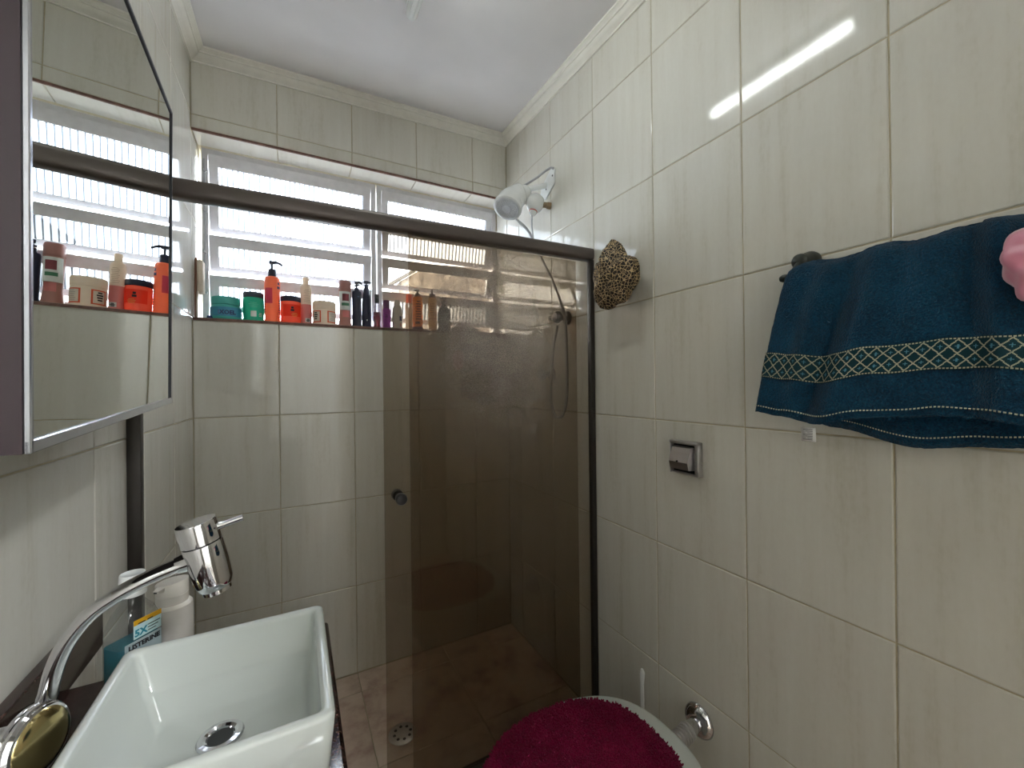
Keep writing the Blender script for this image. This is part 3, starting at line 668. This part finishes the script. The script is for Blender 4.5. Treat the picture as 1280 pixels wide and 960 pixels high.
do = obj('door', MB().box((0, 0, -.021), (W_, H_, -.0025), MC), woodM, mc)
t_ = .0055
fm = MB().rbox((0, 0, -.002), (t_, H_, .003), .001, 1, MC).rbox((0, 0, -.002), (W_, t_*2.2, .003), .0012, 1, MC)
obj('trim_frame', fm, aluM, do)
obj('dark_trim', MB().rbox((0, H_-.006, -.002), (W_, H_, .002), .001, 1, MC).rbox((W_-.005, 0, -.002), (W_, H_, .002), .001, 1, MC), M_plain('dark_reflection_trim', '16181f', .5), do)  # near-black colour stands in for a dark reflection on the aluminium frame
obj('mirror', MB().box((t_*.6, t_*.6, -.0024), (W_-.004, H_-.004, -.0005), MC), mirrorM, do)

# ------------------------------------------------------------------ vanity top, basin, tap
ZC = -.50; ZR = -.38
vt = thing('countertop', 'dark brown granite vanity top with backsplash under the white basin', 'countertop', (-.15, .5, ZC))
obj('slab', MB().rbox((XL+.0005, -.20, ZC-.035), (.056, .952, ZC), .006, 3), graniteM, vt)
obj('backsplash', MB().rbox((XL+.0006, -.20, ZC), (-.337, 1.08, -.421), .003, 3), graniteM, vt)
cabM = M_plain('dark_vanity_laminate', '3a2a2a', .5, var=.1, vs=(4, 40, 40))
vc = thing('vanity_cabinet', 'dark laminate cabinet carrying the granite vanity top', 'cabinet', (-.15, .4, FL))
obj('body', MB().box((XL+.001, -.15, FL+.12), (.020, .90, ZC-.036)), cabM, vc)
obj('plinth', MB().box((XL+.001, -.13, FL), (-.02, .88, FL+.12)), cabM, vc)
for a, b in ((-.145, .372), (.378, .895)):
    d = obj('door', MB().rbox((.0205, a, FL+.125), (.038, b, ZC-.05), .002, 2), cabM, vc)
    obj('handle', MB().rbox((.0385, (a+b)/2-.05, ZC-.10), (.052, (a+b)/2+.05, ZC-.09), .002, 2), satinM, d)
bx0, bx1, by0, by1 = -.223, .038, .515, .788
ba = thing('wash_basin', 'white rectangular ceramic vessel basin on the dark granite top', 'basin', (-.09, .65, ZC))
def rrect(x0, x1, y0, y1, r, n=5):
    out = []
    for cx, cy2, a0 in ((x1-r, y1-r, 0), (x0+r, y1-r, 90), (x0+r, y0+r, 180), (x1-r, y0+r, 270)):
        for k in range(n+1): a = math.radians(a0+90*k/n); out.append((cx+r*math.cos(a), cy2+r*math.sin(a)))
    return out
def R_(x0, x1, y0, y1, r, z): return [(x, y, z) for x, y in rrect(x0, x1, y0, y1, r)]
dcx, dcy, dz = -.095, .677, -.4765
L = [R_(bx0+.018, bx1-.016, by0+.018, by1-.012, .014, ZC+.0005), R_(bx0+.012, bx1-.010, by0+.012, by1-.006, .014, ZC+.004), R_(bx0, bx1, by0, by1, .012, ZR-.006), R_(bx0+.0012, bx1-.0012, by0+.0012, by1-.0012, .012, ZR-.0018), R_(bx0+.0045, bx1-.0045, by0+.0045, by1-.0045, .010, ZR),
     R_(bx0+.0105, bx1-.0105, by0+.0105, by1-.0105, .009, ZR), R_(bx0+.0135, bx1-.0135, by0+.0135, by1-.0135, .009, ZR-.002), R_(bx0+.0155, bx1-.0148, by0+.015, by1-.0148, .010, ZR-.007),
     R_(bx0+.026, bx1-.019, by0+.022, by1-.019, .012, ZR-.060), R_(bx0+.030, bx1-.021, by0+.025, by1-.023, .014, ZR-.064), R_(bx0+.046, bx1-.026, by0+.034, by1-.050, .018, ZR-.088), R_(bx0+.055, bx1-.030, by0+.042, by1-.060, .018, ZR-.0915)]
n_ = len(L[0]); dr = []
ang = [math.atan2(y-dcy, x-dcx) for x, y, z in L[-1]]
for rr, zz in ((.040, dz+.0025), (.030, dz)): dr.append([(dcx+rr*math.cos(a), dcy+rr*math.sin(a), zz) for a in ang])
L += dr
bas = MB().add([p for r in L for p in r], [(i*n_+j, i*n_+(j+1) % n_, (i+1)*n_+(j+1) % n_, (i+1)*n_+j) for i in range(len(L)-1) for j in range(n_)]+[tuple(range(n_))[::-1]]+[tuple((len(L)-1)*n_+j for j in range(n_))])
obj('bowl', bas, ceramicM, ba, sharp=60)
TD = Matrix.Translation((dcx, dcy, dz))
dn = obj('drain', MB().lathe([(.027, .0003), (.0275, .002), (.0255, .0045), (.020, .005), (.0165, .003), (.0155, .0006), (.0, .0005)], 32, TD), steelM, ba)
obj('drain_hole', MB().lathe([(.0150, .0007), (.0150, .0011), (0, .0011)], 24, TD), blackM, dn)
fa = thing('basin_tap', 'chrome high arc wall tap with lever, reaching over the white basin', 'tap', (XL, .66, -.40))
FY = .655
DA = Vector((.93, -.34, .08)).normalized(); MD = axisM(Vector((-.245, .636, -.385))-DA*.10, DA)
obj('wall_flange', MB().lathe([(.008, .04), (.008, .074), (.034, .078), (.0375, .081), (.0375, .084), (.036, .0855), (.0355, .087), (.037, .088), (.037, .091), (.0345, .0945), (.031, .0955)], 40, MD), steelM, fa)
obj('dome', MB().lathe([(.0325, .0945), (.030, .0975), (.022, .1005), (.012, .102), (0, .1025)], 36, MD), M_plain('warm_brass_dome', 'd6c48e', .16, 1, var=.02), fa)
sp = curve([(-.262, FY+.016, -.380), (-.254, FY+.010, -.345), (-.246, FY+.004, -.315), (-.234, FY, -.288), (-.216, FY, -.264), (-.190, FY, -.246), (-.158, FY, -.232), (-.118, FY, -.220)], 6)
obj('wall_stem', MB().tube([(XL, FY, -.375), (-.30, FY, -.378), (-.255, FY, -.380)], .009, 12), steelM, fa)
obj('spout', MB().tube(sp, [.0125]*6+[.0118]*(len(sp)-6), 14, flat=.72), steelM, fa)
hd = (-.105, FY, -.218); HA = Vector((-.24, -.02, 1.))
MH = axisM(hd, HA)
obj('valve_body', MB().lathe([(.012, -.051), (.0160, -.050), (.0163, -.045), (.0190, -.0425), (.0212, -.034), (.0225, -.012), (.0225, .0165), (.0218, .0175)], 32, MH).tube([(-.135, FY, -.2245), (-.122, FY, -.221), (-.112, FY, -.219)], [.011, .0135, .016], 16), steelM, fa)
cpn = obj('valve_cap', MB().lathe([(.0213, .0182), (.0225, .0195), (.0225, .045), (.0215, .0468), (0, .047)], 32, MH), steelM, fa)
lp = MH @ Vector((0, 0, .034))
obj('lever', MB().tube([(lp.x+.018, lp.y-.002, lp.z+.003), (lp.x+.030, lp.y-.004, lp.z+.006), (lp.x+.047, lp.y-.006, lp.z+.011), (lp.x+.049, lp.y-.006, lp.z+.0115)], [.0055, .004, .004, .0045], 12), steelM, cpn)

# mouthwash and soap dispenser on the vanity
mw = thing('mouthwash_bottle', 'clear mouthwash bottle of teal liquid with white cap behind the tap', 'bottle', (-.2335, .860, ZC), .85)
def rsec(w, d, r, z): return [(x, y, z) for x, y in rrect(-w, w, -d, d, r, 6)]
sec = [(.029, .020, .008, .001), (.0315, .0215, .009, .006), (.0315, .0215, .009, .118), (.030, .0215, .012, .130), (.0250, .0205, .016, .146), (.0165, .0165, .0160, .158), (.0135, .0135, .0134, .164), (.0135, .0135, .0134, .178)]
obj('shell', rings3([rsec(*s_) for s_ in sec]), M_clear('clear_plastic', (.93, .95, .95, 1), .03, 1.45, .06), mw, local=True)
obj('liquid', rings3([rsec(w-.0012, d-.0012, r-.001, z) for w, d, r, z in ((.029, .020, .008, .003), (.0315, .0215, .009, .007), (.0315, .0215, .009, .100))]), M_clear('teal_liquid', (.10, .52, .62, 1), .05, 1.3, .45, (.06, .36, .45, 1)), mw, local=True)
obj('cap', MB().lathe([(.0175, .172), (.0178, .176), (.0165, .204), (.0155, .2055), (.0135, .2045), (0, .204)], 32), whiteM, mw, local=True)
def lab(name, x0, x1, z0, z1, y, mat, par): return obj(name, MB().box((x0, y-.0004, z0), (x1, y, z1)), mat, par, local=True)
MT = lambda x, z, y: basis((x, y, z), (1, 0, 0), (0, 0, 1), (0, -1, 0))
lw = M_plain('pale_label', 'b9d6d8', .4); ly = M_plain('yellow_label', 'd9a520', .4); tealink = M_plain('teal_ink', '1c7f93', .5); ink = M_plain('black_ink', '141418', .5)
l1 = lab('claim_label', -.014, .026, .109, .137, -.0217, lw, mw); obj('yellow_stripe', MB().box((-.014, -.0226, .130), (.026, -.0222, .138)), ly, l1, local=True)
obj('lettering', text_mb('5X', .0145, MT(-.004, .1125, -.0222)), tealink, l1, local=True)
tl_ = MB()
for k in range(3): tl_.box((.006, -.0226, .122-.0045*k), (.024-.003*k, -.0222, .1232-.0045*k))
tl_.box((-.008, -.0230, .1305), (.002, -.0226, .1322)).box((.005, -.0230, .1305), (.013, -.0226, .1322))
obj('small_print', tl_, ink, l1, local=True)
l2 = lab('name_label', -.026, .026, .046, .1065, -.0217, M_plain('silver_label', '9fb0b4', .4), mw)
obj('lettering', text_mb('LISTERINE', .0101, MT(.001, .0955, -.0222), .0006), ink, l2, local=True)
sl = MB()
for k in range(4): sl.box((-.018, -.0226, .074-.006*k), (.018-.004*(k % 2), -.0222, .0762-.006*k))
obj('small_print', sl, tealink, l2, local=True)
sp_ = thing('soap_dispenser', 'off white pump soap dispenser with wedge cut head beside the mouthwash', 'soap dispenser', (-.196, .916, ZC), -.5)
creamP = M_plain('off_white_plastic', 'd6d0c8', .3, var=.02)
obj('body', MB().lathe([(.026, .0), (.0285, .004), (.0292, .05), (.0292, .112), (.0285, .1195), (.0245, .124), (.0235, .1245)], 36), creamP, sp_, local=True)
obj('collar', MB().lathe([(.0232, .124), (.0232, .139), (.0226, .1395), (.0226, .1405)], 36), creamP, sp_, local=True)
hv = MB(); N = 36; ring = lambda z, k, sl_: [(.0232*math.cos(2*PI*i/N), .0232*math.sin(2*PI*i/N), z+sl_*math.cos(2*PI*i/N)) for i in range(N)]
hv = rings3([ring(.1405, 1, 0), ring(.160, 1, .0025), [(x*.985, y*.985, z+.0006) for x, y, z in ring(.160, 1, .0025)]])
ph = obj('pump_head', hv, creamP, sp_, local=True)
obj('spout', MB().add([(-.006, -.018, .150), (.006, -.018, .150), (.0035, -.033, .1535), (-.0035, -.033, .1535), (-.008, -.014, .1608), (.008, -.014, .1608), (.0045, -.0335, .1575), (-.0045, -.0335, .1575)], [(0, 3, 2, 1), (4, 5, 6, 7), (0, 1, 5, 4), (1, 2, 6, 5), (2, 3, 7, 6), (3, 0, 4, 7)]), creamP, ph, local=True)
obj('outlet', MB().box((-.0025, -.0342, .1545), (.0025, -.0337, .1565)), blackM, ph, local=True)

# ------------------------------------------------------------------ toiletries on the window sill
GS = 'toiletries on the window sill'
YS = 2.055
def item(name, label, cat, x, y=YS, turn=0.):
    o = thing(name, label, cat, (x, y, WB), math.atan2(-x, y)+turn, GS)
    o.matrix_basis = o.matrix_basis @ Matrix.Diagonal((1.04, 1.04, 1.11, 1)); return o
def lz(name, prof, mat, par, seg=32, **k): return obj(name, MB().lathe(prof, seg, **k), mat, par, local=True)
def wrap(name, r, z0, z1, a, w, mat, par):        # curved label patch, angles from the camera side, degrees
    a0, a1 = math.radians(-90+a-w/2), math.radians(-90+a+w/2)
    return obj(name, MB().lathe([(r, z0), (r+.0006, z0+.0002), (r+.0006, z1-.0002), (r, z1)], max(4, int(w/12)), None, a0, a1), mat, par, local=True)
def ink_marks(par, r, z0, rowsn, a, w, mat, h=.003, gap=.0055):
    mb = MB()
    for k in range(rowsn):
        ww = w*(.6+.4*((k*37 % 10)/10)); z = z0-k*gap
        mb.lathe([(r, z), (r+.0007, z+.0002), (r+.0007, z+h-.0002), (r, z+h)], 5, None, math.radians(-90+a-ww/2), math.radians(-90+a+ww/2))
    return obj('print', mb, mat, par, local=True)
tealP = M_plastic('teal_jar_plastic', '58bdb4', .35, .3); blueL = M_plain('blue_label', '3f90ae', .4); navy = M_plain('navy_ink', '1d2c5c', .5)
greenP = M_plastic('green_jar_plastic', '36bfa0', .3, .4); dgrey = M_plain('dark_grey_lid', '3b4450', .4); whiteL = M_plain('white_label', 'd9dcd8', .5)
orangeP = M_plastic('orange_plastic', 'f5946c', .35, .4); redP = M_plastic('orange_red_gel', 'f47b5e', .25, .5); magL = M_plain('magenta_print', 'd03a56', .5)
navyP = M_plain('navy_plastic', '20263c', .3); creamQ = M_plastic('cream_plastic', 'ecdcc8', .4, .35); pinkP = M_plastic('dusty_pink_plastic', 'e08c88', .4, .3)
def text_ring(s_, size, r, z, par, mat, a=0):
    d = math.radians(-90+a); c = Vector((r*math.cos(d), r*math.sin(d), z))
    n = Vector((math.cos(d), math.sin(d), 0)); u = Vector((-math.sin(d), math.cos(d), 0))
    return obj('lettering', text_mb(s_, size, basis(c, u, (0, 0, 1), n), .0008), mat, par, local=True)
j = item('hair_cream_jar', 'squat teal jar with a blue label, leftmost jar on the sill', 'jar', -.255)
lz('body', [(.040, 0), (.049, .004), (.0525, .012), (.0535, .03), (.049, .052), (.046, .056)], tealP, j)
lz('lid', [(.0465, .056), (.0485, .058), (.0485, .082), (.046, .086), (0, .087)], tealP, j)
l_ = wrap('label', .0531, .012, .046, 0, 150, blueL, j); text_ring('IXOEL', .021, .0535, .019, l_, navy, 2)
j = item('hair_mask_jar', 'green jar with dark lid, between the squat teal jar and the orange pump bottle', 'jar', -.158)
lz('body', [(.031, 0), (.036, .004), (.0385, .05), (.0375, .085), (.036, .092)], greenP, j)
lz('lid', [(.0355, .092), (.0368, .094), (.0368, .110), (.035, .113), (0, .114)], dgrey, j)
l_ = wrap('label', .0382, .018, .04, 0, 30, whiteL, j); ink_marks(j, .0384, .030, 3, 38, 26, whiteL); ink_marks(j, .0384, .070, 4, 0, 60, M_plain('pale_green_ink', '67c4ae', .5), .002)
j = item('shampoo_pump_bottle', 'orange bottle with a black pump, tallest on the sill', 'bottle', -.088)
lz('body', [(.024, 0), (.0275, .003), (.0285, .01), (.0285, .168), (.0275, .177), (.022, .182), (.0135, .184)], orangeP, j)
lz('collar', [(.0135, .183), (.0150, .185), (.0148, .210), (.012, .213), (.006, .214)], navyP, j)
pmp = lz('pump_stem', [(.004, .213), (.004, .236)], navyP, j, 12)
obj('pump_head', MB().rbox((-.012, -.007, .233), (.012, .007, .246), .003, 2).tube([(.006, 0, .243), (.022, -.002, .240), (.036, -.004, .233), (.040, -.004, .231)], [.0055, .005, .004, .0035], 10), navyP, j, local=True)
wrap('swirl', .0285, .075, .135, -30, 60, magL, j); ink_marks(j, .0287, .150, 2, 52, 34, navy, .010, .016); ink_marks(j, .0287, .085, 8, 60, 22, navy, .004, .009); ink_marks(j, .0287, .090, 6, -70, 30, navy, .004, .010)
j = item('hair_gel_jar', 'orange red gel jar with black lid, beside the orange pump bottle', 'jar', -.017)
lz('body', [(.034, 0), (.038, .004), (.039, .02), (.0385, .084), (.037, .088)], redP, j)
lz('lid', [(.038, .088), (.0395, .090), (.0395, .106), (.037, .109), (0, .110)], navyP, j)
wrap('label', .0388, .028, .075, 8, 110, M_plastic('orange_label', 'e8401f', .4, .4), j); ink_marks(j, .0396, .058, 2, 8, 22, ink, .008, .010); ink_marks(j, .0396, .040, 4, 20, 44, M_plain('amber_ink', 'd9a24a', .5), .0015, .0042)
j = item('body_lotion_bottle', 'slim cream bottle with dusty pink lower half', 'bottle', .043)
lz('body', [(.018, 0), (.0215, .003), (.0220, .01), (.0220, .150), (.0195, .160), (.0125, .164)], creamQ, j)
lz('cap', [(.0118, .164), (.0125, .166), (.0122, .190), (.0105, .192), (0, .1925)], creamQ, j)
wrap('pink_label', .0220, .004, .082, 0, 350, pinkP, j); l_ = wrap('white_patch', .0226, .010, .026, 20, 55, whiteL, j); ink_marks(j, .0234, .020, 3, 20, 40, ink, .003, .004); ink_marks(j, .0222, .14, 9, 10, 70, M_plain('beige_ink', 'b29a86', .5), .0015, .006)
j = item('face_cream_jar', 'cream jar with two orange framed labels', 'jar', .118)
lz('body', [(.044, 0), (.047, .003), (.047, .062), (.045, .066)], creamQ, j)
lz('lid', [(.046, .066), (.0475, .068), (.0475, .093), (.045, .098), (0, .099)], creamQ, j)
orL = M_plain('orange_frame_print', 'd9562e', .5)
for a, w in ((-42, 52), (44, 58)):
    wrap('frame', .0470, .010, .058, a, w, orL, j); wrap('label', .0476, .014, .054, a, w-12, M_plain('cream_label', 'd8ccba', .5), j)
ink_marks(j, .0482, .046, 4, -44, 26, ink, .005, .008); ink_marks(j, .0482, .049, 6, 46, 34, M_plain('grey_ink', '94898a', .5), .0015, .006)
j = item('talc_bottle', 'waisted dusty brown talc bottle with white label', 'bottle', .207)
brn = M_plastic('dusty_brown_plastic', 'b8877c', .45, .2)
lz('body', [(.026, 0), (.0285, .003), (.0265, .02), (.0235, .045), (.0240, .09), (.0262, .145), (.0255, .152)], brn, j)
lz('cap', [(.0262, .152), (.0268, .154), (.0262, .188), (.024, .194), (0, .195)], M_plastic('dusty_brown_cap', 'a9786f', .4, .2), j)
wrap('label', .0262, .070, .148, 0, 120, whiteL, j); wrap('emblem', .0270, .108, .138, 8, 60, M_plain('maroon_ink', '7a2f38', .5), j); wrap('green_mark', .0266, .088, .100, 5, 70, M_plain('green_ink', '3f7a5a', .5), j); wrap('lower_emblem', .0245, .040, .068, 10, 70, pinkP, j)
j = item('conditioner_pump_bottle', 'dark navy square shouldered pump bottle, left of the taller sloped navy one', 'bottle', .260)
lz('body', [(.018, 0), (.0205, .003), (.0208, .125), (.0205, .150), (.019, .156), (.010, .158)], navyP, j)
lz('collar', [(.010, .157), (.0105, .172), (.005, .174), (.0035, .186), (.0035, .190)], navyP, j, 16)
obj('pump_head', MB().rbox((-.009, -.007, .188), (.008, .007, .200), .003, 2).tube([(.004, 0, .197), (.018, -.006, .193), (.022, -.008, .188)], [.005, .004, .0035], 8).tube([(-.010, 0, .178), (.012, -.004, .184)], .004, 8), navyP, j, local=True)
ink_marks(j, .0209, .130, 1, 20, 40, M_plain('blue_grey_ink', '4a5f86', .5), .003); ink_marks(j, .0209, .115, 14, 55, 16, M_plain('red_ink', 'a83a44', .5), .003, .0075)
j = item('hair_oil_pump_bottle', 'dark navy bottle with sloping shoulders and pump, right of the red lettered navy one', 'bottle', .304)
lz('body', [(.019, 0), (.0212, .003), (.0210, .07), (.0185, .125), (.0140, .165), (.0115, .178), (.0085, .180)], M_plain('deep_navy_plastic', '1b1d36', .28), j)
lz('collar', [(.0095, .179), (.0095, .188), (.004, .190), (.0035, .196)], navyP, j, 16)
obj('pump_head', MB().rbox((-.011, -.007, .194), (.010, .007, .206), .003, 2).tube([(.006, 0, .201), (.020, -.004, .197)], [.005, .004], 8), navyP, j, local=True)
wrap('white_dot', .0211, .030, .036, 6, 12, whiteL, j)
j = item('serum_bottle', 'clear bottle of dark red liquid with black cap', 'bottle', .352)
lz('shell', [(.014, 0), (.0172, .003), (.0175, .075), (.0165, .095), (.010, .106), (.0085, .115)], M_clear('clear_bottle_plastic', (.9, .9, .93, 1), .05, 1.45, .15), j)
lz('liquid', [(.013, .002), (.0160, .004), (.0162, .072), (0, .0725)], M_clear('dark_red_liquid', (.45, .08, .12, 1), .05, 1.3, .5, (.20, .03, .06, 1)), j)
lz('cap', [(.0102, .113), (.0108, .115), (.0105, .150), (.009, .152), (0, .1525)], blackM, j)
j = item('perfume_bottle', 'small bright purple bottle with purple cap', 'bottle', .398)
lz('body', [(.016, 0), (.0188, .003), (.0188, .082), (.017, .090), (.013, .093)], M_plastic('purple_plastic', 'b04fb6', .25, .5), j)
lz('cap', [(.0138, .092), (.0145, .094), (.0145, .126), (.0125, .129), (0, .1295)], M_plastic('mauve_cap', '8a4a90', .3, .35), j)
ink_marks(j, .0189, .060, 3, 0, 50, M_plain('dark_purple_ink', '5c2466', .5), .003)
j = item('deodorant_bottle', 'white round shouldered bottle with tapering white cap', 'bottle', .450)
lz('body', [(.021, 0), (.0235, .003), (.0235, .035), (.0245, .070), (.0215, .092), (.0165, .106), (.0150, .109)], M_plastic('white_bottle_plastic', 'c9c6be', .4, .3), j)
lz('cap', [(.0142, .109), (.0148, .111), (.0135, .128), (.0105, .134), (0, .136)], M_plastic('white_cap_plastic', 'd2d0c8', .4, .3), j)
wrap('dark_emblem', .0240, .040, .060, 45, 40, navy, j); ink_marks(j, .0238, .026, 3, 40, 30, orL, .003)
j = item('sunscreen_bottle', 'slim cream bottle with orange red cap just behind the glass edge', 'bottle', .508)
lz('body', [(.015, 0), (.0175, .003), (.0175, .110), (.015, .122), (.010, .125)], creamQ, j)
lz('cap', [(.0125, .124), (.0132, .126), (.0132, .162), (.011, .165), (0, .1655)], orangeP, j)
j = item('amber_pump_bottle', 'amber yellow bottle with black printing and black pump behind the bronze glass', 'bottle', .553)
lz('body', [(.022, 0), (.0242, .003), (.0242, .148), (.0225, .155), (.012, .158)], M_plastic('amber_plastic', 'f0a840', .35, .4), j)
lz('collar', [(.014, .157), (.0148, .159), (.0135, .172), (.006, .175), (.005, .184)], blackM, j)
obj('pump_head', MB().rbox((-.010, -.008, .182), (.010, .008, .192), .003, 2).tube([(-.004, 0, .189), (-.017, -.003, .186)], [.005, .004], 8), blackM, j, local=True)
wrap('violet_base', .0243, .004, .018, 0, 170, M_plain('violet_label', '4a2f6a', .5), j); ink_marks(j, .0244, .130, 8, 12, 70, ink, .006, .0115); ink_marks(j, .0244, .030, 1, 0, 90, ink, .012)
j = item('hair_spray_bottle', 'pale yellow clear bottle with brown cap behind the bronze glass', 'bottle', .631)
lz('body', [(.018, 0), (.0205, .003), (.0208, .150), (.019, .157), (.012, .160)], M_plastic('pale_yellow_plastic', 'd9bd8e', .3, .55), j)
lz('cap', [(.0155, .159), (.0165, .161), (.0160, .178), (.013, .180), (.004, .181), (.004, .196), (0, .1965)], M_plain('brown_cap', '5a3f3c', .4), j)
ink_marks(j, .0209, .125, 6, 0, 80, M_plain('brown_ink', '8a6a56', .5), .004, .010); wrap('red_stripe', .0209, .058, .062, 0, 150, M_plain('dark_red_ink', '8a3a34', .5), j)
j = item('hand_soap_bottle', 'dark slate bottle with broad shoulders and a pump, last bottle on the sill', 'bottle', .694)
slate = M_plain('slate_plastic', '3c4552', .35)
lz('body', [(.031, 0), (.0330, .003), (.0335, .085), (.029, .103), (.020, .120), (.0120, .132), (.0105, .136)], slate, j)
lz('collar', [(.0125, .135), (.0125, .150), (.005, .152), (.004, .160)], blackM, j, 18)
obj('pump_head', MB().rbox((-.010, -.007, .158), (.010, .007, .168), .003, 2).tube([(-.005, 0, .165), (-.020, -.004, .162)], [.005, .004], 8), blackM, j, local=True)
# folded cloth at the end of the row, brush at the left reveal, loose cap
ct = thing('cleaning_cloth', 'crumpled beige cloth lying over the sill edge behind the bronze glass', 'cloth', (.80, 2.03, WB+.001))
bm = bmesh.new(); bmesh.ops.create_icosphere(bm, subdivisions=4, radius=1)
for v in bm.verts:
    p = v.co.copy(); h = .030+.022*math.exp(-((p.x+.2)/.35)**2)
    q = Vector((p.x*.075, p.y*.034, (p.z*.5+.5)*h*2*.55)); v.co = q*(1+.12*noise.noise(p*2.3))+p*.004*noise.noise(p*6); v.co.z = max(0, v.co.z)
bm.verts.index_update(); cb = MB().add([v.co[:] for v in bm.verts], [[v.index for v in f.verts] for f in bm.faces]); bm.free()
obj('cloth', cb, M_terry('beige_cloth', 'b8967a', '8a6c56'), ct, local=True, sharp=180)
bb = thing('bath_brush', 'brown and cream long brush standing against the left end of the sill', 'brush', (-.338, 2.02, WB))
bbw = M_plain('brown_wood', '8a5e48', .5, var=.1, vs=(40, 40, 3))
obj('handle', MB().tube([(-.350, 2.020, WB+.001), (-.3505, 2.020, WB+.05), (-.350, 2.020, WB+.11), (-.3495, 2.022, WB+.17), (-.349, 2.022, WB+.235), (-.349, 2.022, WB+.243)], [.0045, .005, .0052, .0055, .0052, .002], 12), bbw, bb)
obj('pad', MB().rbox((-.3445, 2.003, WB+.100), (-.323, 2.05, WB+.232), .007, 4), M_plain('cream_bristle_pad', 'cdbfae', .8, bump=.6, bscale=400), bb)
obj('strap', MB().tube([(-.343, 2.0, WB+.005), (-.342, 1.999, WB+.06), (-.340, 2.0, WB+.105)], .0035, 8), M_plain('cream_strap', 'd8cec2', .7), bb)
lc = tag(obj('bottle_cap', MB().lathe([(.011, 0), (.0115, .001), (.0105, .013), (.009, .0145), (0, .0148)], 20, Matrix.Translation((-.306, 2.03, WB))), M_plain('dark_blue_cap', '24386e', .4)), 'small dark blue cap lying on the sill left of the teal jar', 'cap')
